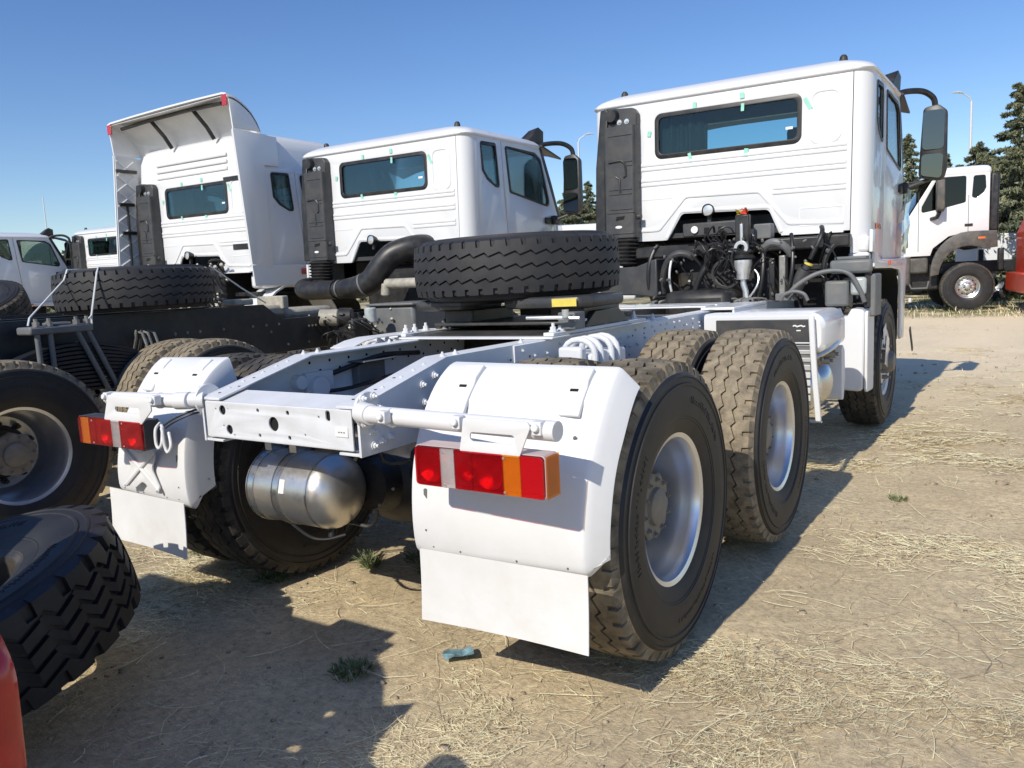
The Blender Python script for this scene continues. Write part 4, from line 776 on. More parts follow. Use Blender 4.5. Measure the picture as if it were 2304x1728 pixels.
    b = MB(); b.prism([(-0.88,1.83),(-0.80,1.84),(-0.79,1.87),(-0.87,1.865)], 'y', -0.1525, -0.1505); part('snorkel_slot', b, 'hole_black', cab)
    b = MB(); b.cyl((-0.70,-0.09,1.86),(-0.66,-0.09,1.86),0.026,n=14); part('snorkel_plug', b, 'plastic_grey', cab, 0.004)
    b = MB(); rg = []
    for k in range(15):
        i = 0.0 if k % 2 else 0.022; z = 1.67-0.235*k/14; rg.append([(x, y, z) for x, y in rp([(-0.985+i,-0.02-i),(-0.985+i,-0.20+i),(-0.695-i,-0.20+i),(-0.695-i,-0.02-i)], 0.06, 5)])
    b.ring(rg); part('bellows', b, 'plastic_black', cab, ang=20)
    # work lamp on the rear wall
    b = MB(); b.lathe([(-0.05,0.0),(-0.05,0.028),(-0.10,0.048),(-0.135,0.052),(-0.14,0.046),(-0.13,0.042)], 28, (-0.045,0,1.868), 'y'); b.bx(-0.06,-0.03,-0.10,-0.07,1.77,1.83); part('work_lamp', b, 'plastic_black', cab, ang=45)
    b = MB(); b.lathe([(-0.131,0.042),(-0.134,0.02),(-0.135,0.0)], 24, (-0.045,0,1.868), 'y'); part('work_lamp_glass', b, 'steel_bright', cab)
    return cab
CAB = build_cab(T1, 4.785)
# grey plastic duct below the bellows
b = MB(); b.ring([[(-0.98,4.46,1.20),(-0.98,4.46,1.435),(-0.98,4.72,1.435),(-0.98,4.72,1.20)], [(-0.62,4.45,1.19),(-0.62,4.45,1.435),(-0.62,4.72,1.435),(-0.62,4.72,1.19)], [(-0.42,4.42,1.165),(-0.42,4.42,1.495),(-0.42,4.72,1.495),(-0.42,4.72,1.165)]]); part('intake_duct', b, 'plastic_grey', T1, 0.012)
b = MB(); b.box((1.24,6.62,0.62), (0.012,0.30,0.055), Matrix.Rotation(R(-48),3,'X')); part('step_flap', b, 'plastic_black', T1, 0.01)
b = MB(); b.bx(1.235,1.26,6.42,6.46,0.98,1.02); part('fender_clip', b, 'cable_white', T1, 0.004)
for k, (yy, zz, h, m_) in enumerate(((5.05,0.80,0.14,'label_white'),(5.09,0.66,0.24,'film'))):
    b = MB(); b.box((1.245+0.01*k, yy, zz), (0.003, 0.13, h), Matrix.Rotation(R(20-40*k),3,'X')); part('paper_tag', b, m_, T1)
# spare wheel lying on the coupling
def spare(name, loc, rot, label, tyre=TYRE_CLEAN, rim=True):
    o = empty(name, loc); o.rotation_euler = rot; tag(o, label, 'tyre')
    link('tyre', tyre, o, rot=(0, R(90), 0))
    if rim: link('rim', RIM_D, o, rot=(0, R(90), 0))
    return o
spare('spare_tyre', (-0.10,1.79,1.447), (R(0.6), R(-0.6), 0.3), 'clean black spare tyre lying flat on the fifth wheel of the nearest truck')
# ------------------------------------------------------------------ second truck: same cab, bare dark chassis
mat('cream_cast', (0.42, 0.39, 0.32), 0.5, var=0.2, vscale=14, dirt=(0.15,0.12,0.08), dscale=12, damt=0.4)
mat('spring_steel', (0.012, 0.014, 0.017), 0.5, var=0.3, vscale=12)
def dark_chassis(T, ya, seed, far=False):
    """ladder frame, bogie springs and wheels of a bare chassis; ya is the rear axle in local y"""
    rnd = random.Random(seed)
    for s in (1, -1):
        e = empty('frame_rail', (0, 0, 0), 0, T)
        web = [(-0.25,0.86),(6.2,0.86),(6.2,1.14),(2.98,1.14),(2.80,1.275),(0.6,1.275),(-0.25,1.12)]
        plate('web', web, [], 0.010, 'frame_dark', YZ(s*0.415), e)
        b = MB(); top = [(-0.25,1.12),(0.6,1.275),(2.80,1.275),(2.98,1.14),(6.2,1.14)]
        b.prism([(p[0], p[1]) for p in top]+[(p[0], p[1]-0.01) for p in reversed(top)], 'x', s*0.33, s*0.4095); part('top_flange', b, 'frame_dark', e, 0.002, 1)
    for y in (0.3, 1.5, 2.7, 3.9): b = MB(); b.bx(-0.408, 0.408, y-0.06, y+0.06, 0.93, 1.11); part('crossmember', b, 'frame_dark', T, 0.01)
    b = MB()
    for k in range(26): b.bolt((0.4205, rnd.uniform(0.4,4.6), rnd.choice((0.92,0.98,1.04,1.10))), (1,0,0), 0.008, 0.008)
    for k in range(5): b.bolt((0.4205, 3.28+0.04*k, 1.06), (1,0,0), 0.009, 0.008)
    o = part('bolts', b, 'cast_metal', T); o['kind'] = 'stuff'
    for y in (ya, ya+1.35):
        for s in ((1, -1) if not far else (1,)): wheel(T, s*XW, y, HZ, s, TYRE_DUSTY, spin=rnd.uniform(0,6))
        b = MB(); b.cyl((-0.95,y,HZ),(0.95,y,HZ),0.08); b.lathe([(-0.26,0.08),(-0.1,0.2),(0.1,0.2),(0.26,0.08)], 24, (0,y,HZ)); part('rear_axle', b, 'engine_dark', T)
    for s in (1, -1):
        e = empty('leaf_spring', (0, 0, 0), 0, T); ym = ya+0.675
        for k in range(12):
            L = 0.80-0.035*k; b = MB(); b.ring([[(s*0.60-0.05, ym+L*t, 0.80+0.0275*k-0.09*t*t-0.008), (s*0.60+0.05, ym+L*t, 0.80+0.0275*k-0.09*t*t-0.008), (s*0.60+0.05, ym+L*t, 0.812+0.0275*k-0.09*t*t), (s*0.60-0.05, ym+L*t, 0.812+0.0275*k-0.09*t*t)] for t in np.linspace(-1,1,11)]); part('leaf', b, 'spring_steel', e, 0.002, 1)
        b = MB(); b.bx(s*0.60-0.09, s*0.60+0.09, ym-0.30, ym+0.10, 1.185, 1.235); part('clamp_plate', b, 'grey_bracket', e, 0.012)
        b = MB(); b.bx(s*0.60-0.05, s*0.60+0.05, ym-0.16, ym-0.02, 1.236, 1.255); part('clamp_cap', b, 'cast_metal', e, 0.008)
        for dy in (-0.25, -0.17, 0.0, 0.07):
            for dx in (0.065,):
                lean = 0.0 if dy < -0.1 else 0.20
                b = MB(); b.cyl((s*0.60+dx,ym+dy,1.19), (s*0.60+dx,ym+dy+lean,0.70), 0.017, n=12); part('u_bolt', b, 'grey_bracket', e)
                b = MB(); b.cyl((s*0.60+dx,ym+dy,1.235), (s*0.60+dx,ym+dy,1.265), 0.022, n=6); b.cyl((s*0.60+dx,ym+dy,1.26), (s*0.60+dx,ym+dy,1.285), 0.012, n=8); part('nut', b, 'cast_metal', e)
    b = MB(); b.bx(-0.30,0.30,2.95,3.9,0.84,1.10); part('gearbox', b, 'engine_dark', T, 0.05)
T2 = empty('tractor_truck', (-3.6, -0.22, 0)); tag(T2, 'white cab truck with dark chassis and black intake duct, beside the nearest truck', 'truck', 'white trucks parked in a row')
copy_tree(CAB, T2); dark_chassis(T2, 0.42, 3)
wheel(T2, 1.045, YF, HZ, 1, TYRE_WORN, RIM_C, None, dual=False)
for y in (1.60, 1.64, 1.69): b = MB(); b.tube([(0.44,y,1.0)]+[(0.47+0.03*math.cos(a)*0+0.02, y, 1.09+0.06*math.sin(a)+0.0*a) for a in (0.2,1.0,1.6)]+[(0.54,y+0.02,1.13),(0.58,y+0.03,1.0)], 0.010, 8); part('u_bolt', b, 'cast_metal', T2)
# intake duct swinging across to the engine
dk = empty('intake_duct', (0, 0, 0), 0, T2)
P = catmull([(-0.98,4.66,1.42),(-0.98,4.52,1.40),(-0.86,4.44,1.37),(-0.60,4.42,1.365),(-0.38,4.42,1.366)], 6)
b = MB(); b.tube(P, [0.098+0.004*(k % 2) for k in range(len(P))], 20); part('ribbed_hose', b, 'plastic_black', dk, ang=20)
P = catmull([(-0.38,4.42,1.366),(-0.2,4.42,1.372),(-0.02,4.42,1.385),(0.12,4.44,1.44),(0.24,4.48,1.58),(0.36,4.55,1.70),(0.55,4.7,1.76),(0.66,4.9,1.74)], 6)
b = MB(); b.tube(P, [0.086+0.036*min(1, k/12) for k in range(len(P))], 20); part('elbow', b, 'plastic_black', dk)
for k in (2, 14): b = MB(); p, q = P[k], P[k+1]; b.cyl(p, p+(q-p).normalized()*0.02, 0.100 if k == 2 else 0.126, n=24); part('hose_clamp', b, 'grey_bracket', dk)
for n_, m_, p0, p1, r_ in (('pipe','cream_cast',(0.34,4.42,1.40),(0.86,4.42,1.395),0.05),('pipe','cream_cast',(0.34,4.42,1.40),(0.32,4.42,1.28),0.05),('canister','cream_cast',(0.48,3.36,1.125),(0.62,3.46,1.12),0.075),('canister_head','engine_dark',(0.62,3.46,1.12),(0.72,3.53,1.115),0.085),('canister','clear_plastic',(0.76,3.72,1.05),(0.76,3.72,1.19),0.055)):
    b = MB(); b.cyl(p0, p1, r_, n=20); part(n_, b, m_, T2, 0.012)
for n_, m_, bxs, bv in (('battery_box','grey_bracket',(0.50,1.05,3.98,4.75,0.92,1.19),0.03),('battery_lid','grey_bracket',(0.48,1.07,3.95,4.78,1.19,1.215),0.012),('valve_housing','cream_cast',(-0.02,0.22,2.92,3.2,1.16,1.26),0.03),('valve_housing','cream_cast',(-0.3,0.1,3.3,3.9,1.12,1.22),0.04),('bridge_frame','cream_cast',(-0.1,0.25,3.15,3.22,1.22,1.34),0.012),('valve_housing','cream_cast',(0.12,0.3,2.62,2.80,1.277,1.33),0.012),('valve_block','engine_dark',(0.60,0.80,3.45,3.65,0.9,1.1),0.02)):
    b = MB(); b.bx(*bxs); part(n_, b, m_, T2, bv)
b = MB()
rn = random.Random(11)
for k in range(26):
    p = Vector((rn.uniform(0.50,0.80), rn.uniform(3.3,3.75), rn.uniform(0.95,1.14))); q = p+Vector((rn.uniform(-.15,.15),rn.uniform(-.1,.25),rn.uniform(-.25,-.02))); b.tube(bez(p,p+Vector((0,-.08,.03)),q+Vector((0,-.1,.05)),q,7), rn.uniform(0.005,0.012), 6)
o = part('wiring', b, 'hose', T2); o['kind'] = 'stuff'
b = MB()
for k in range(40): p = Vector((rn.uniform(0.35,0.85), rn.uniform(3.3,4.3), rn.uniform(0.98,1.16))); b.cyl(p, p+Vector((0.01,-.02,.015)), rn.uniform(0.006,0.014), n=7)
o = part('fittings', b, 'cast_metal', T2); o['kind'] = 'stuff'
eb = MB(); eb.bx(-0.45,0.45,4.95,6.3,0.9,1.6); part('engine_block', eb, 'engine_dark', T2, 0.05)
spare('spare_tyre', (-3.45,1.62,1.447), (R(-0.5), R(-0.8), 0.9), 'black spare tyre tied with white straps on the dark chassis')
st = empty('tie_strap', (-3.45, 1.62, 1.28)); tag(st, 'thin white tie straps pulled over the spare tyre on the dark chassis', 'strap')
def wp(*ps): return [Vector(p)-Vector((-3.45,1.62,1.28)) for p in ps]
for ps in ([(-3.9,2.0,1.61),(-3.62,1.50,1.612),(-3.40,1.10,1.60),(-3.38,1.06,1.53),(-3.12,0.68,1.29),(-3.11,0.66,1.24)], [(-3.45,2.1,1.61),(-3.3,1.6,1.612),(-3.18,1.20,1.605),(-3.14,1.165,1.57),(-3.08,1.06,1.28),(-3.08,1.055,1.21)], [(-3.08,1.06,1.28),(-3.05,1.0,1.24),(-3.04,0.96,1.21),(-3.03,0.90,1.21)], [(-3.05,2.0,1.60),(-3.02,2.25,1.42),(-3.05,2.5,1.29)]):
    b = MB(); b.tube(wp(*ps), 0.0065, 6); part('strap', b, 'cable_white', st)

# ------------------------------------------------------------------ third truck: high-roof sleeper
T3 = empty('sleeper_truck', (-6.45, -0.46, 0)); tag(T3, 'white high-roof sleeper truck with grey-lined roof spoiler and side fairings', 'truck')
c3 = CAB.copy(); COL.objects.link(c3); c3.parent = T3
for ch in CAB.children:
    n_ = ch.name.split('.')[0]
    if n_ in ('roof', 'roof_marker', 'wind_deflector', 'sun_visor', 'mirror_housing', 'mirror_glass', 'lower_mirror_glass', 'mirror_arm', 'mirror_bracket', 'fender', 'fender_corner'): continue
    copy_tree(ch, c3)
mat('liner_grey', (0.66, 0.67, 0.68), 0.6, var=0.06, vscale=5)
def hring(z, i, yb, yf): return [(x, y, z) for x, y in rp([(-1.16+i, yb), (1.16-i, yb), (1.16-i, yf), (-1.16+i, yf)], 0.12, 5)]
b = MB(); b.ring([hring(2.79,-0.015,-0.012,1.55), hring(2.80,0.0,0.0,1.55), hring(3.06,0.02,0.01,1.5), hring(3.17,0.05,0.04,1.4), hring(3.23,0.12,0.10,1.25), hring(3.25,0.28,0.26,1.1)]); part('high_roof', b, 'white_paint', c3, ang=50)
for z in (3.02, 2.94, 2.86): b = MB(); b.tube([(x, -0.008, z) for x in (-0.7,-0.35,0,0.35,0.7)], 0.022, 8, flat=0.3, nrm=(0,1,0)); part('swage', b, 'white_paint', c3)
b = MB(); b.bx(0.62,0.99,-0.02,-0.008,2.70,2.755); part('vent', b, 'plastic_black', c3, 0.004)
b = MB(); b.bx(0.70,0.99,-0.02,-0.008,1.905,1.975); part('vent', b, 'plastic_black', c3, 0.004)
sp = empty('roof_spoiler', (0, 4.785, 0), 0, T3)
S = [(-0.30,3.60),(-0.20,3.585),(-0.10,3.535),(0.0,3.46),(0.08,3.35),(0.14,3.22)]
S = [(p.y, p.z) for p in catmull([(0,)+q for q in S], 4)]
b = MB(); b.ring([[(x, y, z-0.015*(x/1.19)**2-i) for y, z in S]+[(x, y, z-0.015*(x/1.19)**2-0.02-i) for y, z in reversed(S)] for x, i in ((-1.20,0.05),(-1.185,0.015),(-1.12,0.0),(-0.6,0.0),(0,0.0),(0.6,0.0),(1.12,0.0),(1.185,0.015),(1.20,0.05))]); part('shell', b, 'white_paint', sp, ang=45)
b = MB(); b.ring([[(x, y+0.012, z-0.045) for y, z in S[:20]]+[(x, y+0.012, z-0.05) for y, z in reversed(S[:20])] for x in (-1.15,0,1.15)]); part('lining', b, 'liner_grey', sp)
for s in (1, -1):
    plate('side_wall', [(-0.285,3.55),(-0.19,3.535),(-0.09,3.485),(0.01,3.41),(0.085,3.30),(0.12,3.20),(-0.255,3.20)], [], 0.02, 'white_paint', YZ(s*1.19), sp, 0.003)
    b = MB(); b.bx(s*1.105, s*1.19, -0.306, -0.292, 3.44, 3.56); part('corner_reflector', b, 'marker_red', sp, 0.004)
    f = empty('side_fairing', (0, 4.785, 0), 0, T3)
    plate('panel', [((-0.165 if s > 0 else -0.37),1.70),(-0.265,3.195),(0.34,3.165),(0.34,2.83),(0.128,2.83),(0.128,1.66)], [], 0.02, 'white_paint', YZ(s*1.192), f, 0.004)
    plate('inner_panel', [((-0.155 if s > 0 else -0.36),1.70),(-0.255,3.19),(0.02,3.19),(0.02,1.70)], [], 0.012, 'liner_grey', YZ(s*1.165), f)
    rows = [[(s*1.196,-0.165,1.69),(s*1.196,1.0,1.69),(s*1.18,1.0,1.69),(s*1.18,-0.165,1.69)], [(s*1.205,-0.15,1.45),(s*1.205,0.9,1.45),(s*1.185,0.9,1.45),(s*1.185,-0.15,1.45)]]
    if s > 0: b = MB(); b.ring(rows); part('skirt', b, 'white_paint', f, 0.004); b = MB(); b.bx(1.206,1.214,0.55,0.68,1.57,1.64); part('side_marker', b, 'marker_red', f, 0.003)
    for k in range(7 if s < 0 else 0):
        z = 1.80+0.19*k
        for a, c in (((-0.33+0.012*k, z), (-0.02, z+0.19)), ((-0.02, z), (-0.32+0.012*k, z+0.19))):
            b = MB(); b.tube([(s*1.155, a[0], a[1]), (s*1.155, c[0], c[1])], 0.010, 6); part('brace', b, 'white_paint', f)
    if s < 0:
        b = MB(); b.tube([(-1.145,-0.20,1.72),(-1.145,-0.17,2.6)], 0.016, 8); part('gas_strut', b, 'plastic_black', f)
        for z in (1.74, 2.22, 2.58, 3.0): b = MB(); b.bx(-1.15,-1.12,-0.28,0.0 if z > 2.9 else -0.08,z-0.02,z+0.02); part('hinge', b, 'plastic_black', f, 0.005)
b = MB(); b.tube([(-1.0,-0.22,3.50),(-0.4,-0.20,3.525),(0.4,-0.20,3.525),(1.0,-0.22,3.50)], 0.024, 8); part('cross_bar', b, 'plastic_black', sp)
for x in (-0.42, 0.42): b = MB(); b.tube([(x,-0.19,3.52),(x+0.05,-0.06,3.34),(x+0.08,0.01,3.20)], 0.024, 8); part('strut', b, 'plastic_black', sp)
b = MB(); b.box((0.2,1.25,3.0), (0.01,0.01,0.01)); 
b = MB(); b.bx(0.9,1.15,0.02,0.6,1.42,1.60); part('rear_fender', b, 'white_paint', T3, 0.04, loc=(0,4.785,0))
for s in (1,):
    b = MB(); rows = []
    for a in np.linspace(R(20), R(160), 12): rows.append([(s*0.80, 5.29+0.68*math.cos(a), 0.80+0.68*math.sin(a)), (s*1.19, 5.29+0.68*math.cos(a), 0.80+0.68*math.sin(a)), (s*1.19, 5.29+0.66*math.cos(a), 0.80+0.66*math.sin(a)), (s*0.80, 5.29+0.66*math.cos(a), 0.80+0.66*math.sin(a))])
    b.ring(rows); part('wheel_arch', b, 'white_paint', T3)
dark_chassis(T3, 0.5, 5, True); wheel(T3, 1.045, YF, HZ, 1, TYRE_WORN, RIM_C, None, dual=False)
eb = MB(); eb.bx(-0.45,0.45,4.75,6.3,0.9,1.72); part('engine_block', eb, 'engine_dark', T3, 0.05)
rn = random.Random(4); b = MB()
for k in range(40):
    p = Vector((rn.uniform(-0.4,0.7), rn.uniform(4.4,4.75), rn.uniform(1.25,1.75))); q = p+Vector((rn.uniform(-.2,.2),rn.uniform(-.1,.1),rn.uniform(-.3,.0))); b.tube(bez(p,p+Vector((0,-.08,.1)),q+Vector((0,-.1,.05)),q,6), rn.uniform(0.008,0.02), 6)
o = part('wiring', b, 'hose', T3); o['kind'] = 'stuff'
b = MB()
for k in range(40): p = Vector((rn.uniform(-0.4,0.8), rn.uniform(4.3,4.6), rn.uniform(1.2,1.75))); b.cyl(p, p+Vector((0.01,-.02,.015)), rn.uniform(0.01,0.022), n=7)
o = part('fittings', b, 'cast_metal', T3); o['kind'] = 'stuff'
spare('spare_tyre', (-6.9,1.0,1.44), (0, 0, 0.5), 'spare tyre at the left edge of the picture, on the sleeper truck')
sp2 = spare('spare_tyre', (-7.3,2.1,1.32), (R(24), R(10), 0.2), 'dusty worn tyre leaning on its side behind the tied spare tyre', TYRE_WORN)

# ------------------------------------------------------------------ far trucks of the row on the left
for (x, y, lab) in ((-17.45, 1.35, 'far white truck at the left edge, seen from its right side'), (-14.75, 3.05, 'far white truck whose rear window shows left of the sleeper truck')):
    T = empty('tractor_truck', (x, y, 0)); tag(T, lab, 'truck', 'white trucks parked in a row'); copy_tree(CAB, T)
    b = MB(); b.bx(-0.42,0.42,0,6.2,0.85,1.12); part('frame', b, 'frame_dark', T, 0.02)
    for yy in (0.5, 1.85): wheel(T, XW, yy, HZ, 1, TYRE_DUSTY)
    wheel(T, 1.045, YF, HZ, 1, TYRE_WORN, RIM_C, None, dual=False)
    b = MB(); b.bx(-0.6,0.6,4.9,6.2,0.9,1.62); part('engine_block', b, 'engine_dark', T, 0.05)

# ------------------------------------------------------------------ truck on the far right, facing left
mat('trim_grey', (0.07, 0.068, 0.064), 0.5, var=0.1, vscale=6, dirt=DUST, dscale=5, damt=0.25)
T6 = empty('dump_truck', (0.40, 22.55, 0), R(104)); tag(T6, 'white truck with grey plastic fenders and chrome wheels, facing left at the far right', 'truck')
def far_truck(T, Rw=0.62):
    tm = tyre_mesh('tyre_big', 'tread_worn', Rr=Rw)
    for x, s in ((-1.08, -1), (1.08, 1)):
        for y in (0.0,): 
            e = empty('wheel', (x, y, Rw-0.01), 0.0 if s > 0 else math.pi, T); link('tyre', tm, e); link('rim', RIM_A, e)
            e.scale = (1.0, 1.0, 1.0)
    for y in (-3.3, -4.7):
        for x, s in ((-1.08, -1),): e = empty('wheel', (x, y, Rw-0.01), math.pi, T); link('tyre', tm, e); link('rim', RIM_D, e)
    cab = empty('cab', (0, 0, 0), 0, T)
    side = [(-0.44,1.98),(-0.44,3.42),(0.78,3.42),(1.38,2.42),(1.45,1.44),(0.86,1.44),(0.80,1.62),(0.45,1.90),(0.0,2.0)]
    qw = rp([(-0.34,3.36),(-0.08,3.36),(-0.05,2.84),(-0.14,2.80),(-0.31,2.94),(-0.36,3.05)], 0.05, 4); dw = rp([(0.08,3.37),(0.72,3.37),(1.07,2.68),(1.08,2.52),(0.62,2.60),(0.08,2.72)], 0.05, 4)
    for s in (1, -1):
        plate('side_panel', side, [qw, dw], 0.03, 'white_paint', YZ(s*1.185), cab, 0.008)
        plate('quarter_window', [tuple(p) for p in qw], [], 0.004, 'glass_dark', YZ(s*1.18), cab); plate('door_window', dw, [], 0.004, 'glass_dark', YZ(s*1.18), cab)
        for y in (0.02, 1.14): b = MB(); b.box((s*1.2005, y, 2.3), (0.003, 0.012, 1.2 if y < 1 else 1.5)); part('door_seam', b, 'plastic_grey', cab)
        b = MB(); b.bx(s*1.2, s*1.225, -0.08, 0.10, 2.13, 2.19); part('door_handle', b, 'plastic_black', cab, 0.008)
        rows = []
        for a in list(np.linspace(R(-4), R(90), 9)): rows.append((0.0+0.86*math.cos(a), 0.98+1.02*math.sin(a)))
        rows += [(-0.3,2.0),(-0.62,1.99),(-0.64,1.58)]+[(-0.42,1.56)]+[(0.66*math.cos(a), 0.90+0.74*math.sin(a)) for a in np.linspace(R(118), R(4), 12)]
        plate('fender', rows, [], 0.10, 'trim_grey', YZ(s*1.19), cab, 0.02)
        b = MB(); b.bx(s*1.241, s*1.247, -0.36, -0.20, 1.80, 1.85); part('side_marker', b, 'marker_orange', cab)
        b = MB(); b.bx(s*0.8, s*1.2, 0.90, 1.40, 1.0, 1.40); part('step_panel', b, 'trim_grey', cab, 0.05)
        b = MB(); b.tube([(s*1.2,0.88,0.80),(s*1.2,0.92,0.62),(s*1.2,1.28,0.62),(s*1.2,1.36,0.80)], 0.025, 8); part('step', b, 'grey_bracket', cab)
        b = MB(); b.bx(s*1.05, s*1.25, -0.66, -0.78, 1.0, 1.55); part('splash_guard', b, 'plastic_black', cab, 0.03)
    b = MB(); b.bx(-1.17,1.17,-0.44,-0.41,1.98,3.42); part('back_panel', b, 'white_paint', cab, 0.01)
    b = MB(); b.ring([[(x, y, z) for x, y in rp([(-1.2+i,-0.47+i),(1.2-i,-0.47+i),(1.2-i,0.85-i),(-1.2+i,0.85-i)], 0.1, 4)] for z, i in ((3.41,0.0),(3.45,-0.012),(3.54,0.0),(3.59,0.05),(3.615,0.15))]); part('roof', b, 'white_paint', cab, ang=50)
    b = MB(); b.ring([[(-1.17,0.80,3.42),(-1.17,1.42,2.42)], [(0,0.88,3.42),(0,1.52,2.42)], [(1.17,0.80,3.42),(1.17,1.42,2.42)]], False, (False, False)); part('windscreen', b, 'glass_tint', cab)
    b = MB(); b.ring([[(-1.18,1.40,2.42),(-1.18,1.47,1.42),(-1.18,1.3,1.42),(-1.18,1.3,2.42)], [(0,1.50,2.42),(0,1.57,1.42),(0,1.3,1.42),(0,1.3,2.42)], [(1.18,1.40,2.42),(1.18,1.47,1.42),(1.18,1.3,1.42),(1.18,1.3,2.42)]]); part('front_panel', b, 'white_paint', cab, 0.01)
    b = MB(); b.bx(-1.24,1.24,1.30,1.72,0.70,1.42); part('bumper', b, 'trim_grey', cab, 0.06)
    for s in (1, -1): b = MB(); b.bx(s*0.85,s*1.245,1.42,1.725,0.86,1.28); part('headlamp', b, 'aluminium', cab, 0.03)
    b = MB(); b.bx(-1.19,-0.9,-0.66,-0.455,1.98,3.40); part('snorkel', b, 'plastic_black', cab, 0.05)
    b = MB(); b.bx(-1.1,1.1,-0.45,1.3,1.6,1.66); part('floor', b, 'interior', cab)
    for x in (-0.6, 0.6): b = MB(); b.box((x,-0.1,2.75), (0.5,0.15,0.9)); part('seat', b, 'interior', cab, 0.04)
    b = MB(); b.ring([[(x, y, z) for x, z in rp([(-1.58,2.55),(-1.34,2.50),(-1.33,3.30),(-1.57,3.32)], 0.06, 4)] for y in (0.60,0.66,0.78)]); part('mirror_housing', b, 'trim_grey', cab, 0.02)
    b = MB(); b.tube([(-1.2,0.85,3.40),(-1.36,0.75,3.42),(-1.45,0.70,3.30)], 0.03, 8); part('mirror_arm', b, 'plastic_black', cab)
    b = MB(); b.tube([(-1.2,0.85,2.36),(-1.36,0.75,2.38),(-1.45,0.70,2.50)], 0.05, 8); part('mirror_arm', b, 'plastic_black', cab)
    b = MB(); b.ring([[(x, y, z) for y, z in ((0.62,3.40),(1.5,3.30),(1.5,3.26),(0.62,3.36))] for x in (-1.24,1.24)]); part('sun_visor', b, 'plastic_black', cab, 0.01)
    b = MB(); b.bx(-0.45,0.45,-7,0.9,0.95,1.25); part('frame', b, 'frame_dark', T, 0.02)
    b = MB(); b.bx(-1.1,-0.5,-1.9,-1.1,0.80,1.35); part('fuel_tank', b, 'trim_grey', T, 0.06)
    b = MB(); b.bx(-1.15,-0.5,-2.9,-2.0,1.0,1.5); part('side_box', b, 'plastic_grey', T, 0.04)
    b = MB(); b.bx(-0.9,0.9,0.6,1.4,0.55,1.5); part('engine_block', b, 'engine_dark', T, 0.05)
far_truck(T6)
T7X = 2.76
T7 = empty('red_truck', (T7X+0.14, 20.4, 0), R(100)); tag(T7, 'bright red truck cab cut off by the right edge of the picture', 'truck')
b = MB(); b.ring([[(x, y, z) for y, z in rp([(-0.9,0.85),(1.0,0.85),(1.0,1.9),(0.75,2.5),(-0.9,2.5)], 0.12, 4)] for x in (-1.2,1.2)]); part('body', b, 'red_bright', T7, 0.05)
b = MB(); b.bx(-1.26,1.26,0.98,1.2,0.5,0.95); part('bumper', b, 'red_bright', T7, 0.04)
b = MB(); b.bx(-1.21,-1.20,-0.5,0.55,1.75,2.3); part('window', b, 'glass_dark', T7)
b = MB(); b.bx(-1.24,-1.2,0.4,0.95,1.0,1.4); part('headlamp', b, 'aluminium', T7, 0.02)
for x in (-1.05,): 
    e = empty('wheel', (x, 0, 0.55), math.pi, T7); link('tyre', TYRE_WORN, e); link('rim', RIM_A, e)
T8 = empty('flatbed_truck', (3.4, 27.5, 0), R(96)); tag(T8, 'low white truck body behind the red truck at the right edge', 'truck')
b = MB(); b.bx(-1.2,1.2,-3.5,3.5,1.1,2.0); part('body', b, 'white_paint', T8, 0.04)
for y in (-2.5, 2.5): e = empty('wheel', (-1.05, y, 0.55), math.pi, T8); link('tyre', TYRE_WORN, e); link('rim', RIM_D, e)

# ------------------------------------------------------------------ red truck standing tail to tail with the near one; only its lamp reaches the picture
T0 = empty('red_truck', (-0.15, -1.40, 0), math.pi); tag(T0, 'dark red truck tail with a red and amber lamp at the lower left edge', 'truck')
frame_rails(T0, 6.0, 1.30, 0.98, 1.28, 0.3, 0.36, 'red_paint')
b = MB(); b.bx(-0.35,0.35,0.0,0.02,1.0,1.27); part('rear_crossmember', b, 'red_paint', T0, 0.004)
b = MB(); b.bx(-0.30,0.02,-0.03,-0.005,1.27,1.34); part('lamp_bracket', b, 'red_paint', T0, 0.01)
for s in (1, -1):
    b = MB(); rows = []
    for a in np.linspace(R(188), R(75), 14): 
        y, z = 0.72+0.66*math.cos(a), 0.42+0.66*math.sin(a); y2, z2 = 0.72+0.645*math.cos(a), 0.42+0.645*math.sin(a)
        rows.append([(s*0.62,y,z),(s*1.22,y,z),(s*1.22,y2,z2),(s*0.62,y2,z2)])
    b.ring(rows); part('mudguard', b, 'plastic_black', T0, 0.01)
    for y in (0.72, 2.07): wheel(T0, s*XW*0.98, y, HZ, s, TYRE_WORN)
b = MB(); b.bx(-0.36,0.36,0.02,3.0,1.302,1.318); part('deck_plate', b, 'red_paint', T0, 0.004)  # added out of view so no sun falls between the rails
b = MB(); b.bx(-1.02,-0.352,0.06,1.6,0.80,0.82); part('guard_deck', b, 'plastic_black', T0, 0.004)
lp = empty('tail_lamp', (0.10, 0.02, 0.115), 0, T0)
plate('shadow_panel', [(-0.352,0.35),(-0.352,1.24),(-0.50,1.16),(-0.62,1.04),(-0.70,1.09),(-0.74,0.95),(-0.80,0.86),(-1.00,0.78),(-1.06,0.35)], [circ(-0.62,0.62,0.035), circ(-0.85,0.55,0.03), circ(-0.56,0.80,0.024), circ(-0.50,0.95,0.02)], 0.02, 'red_paint', XZ(0.03), T0)  # added plate out of view; outline and holes shape the ground shadow
def lring(y, i): return [(x, y, z) for x, z in rp([(-1.205+i,0.50+i),(-1.06-i,0.50+i),(-1.06-i,0.78-i),(-1.16+i,0.78-i),(-1.215+i,0.70)], [0.02,0.02,0.03,0.07,0.08], 5)]
b = MB(); b.ring([lring(-0.10,0.014), lring(-0.085,0.003), lring(-0.06,0.0), lring(0.02,0.0)]); part('lens', b, 'lens_red_solid', lp, label='red lens')
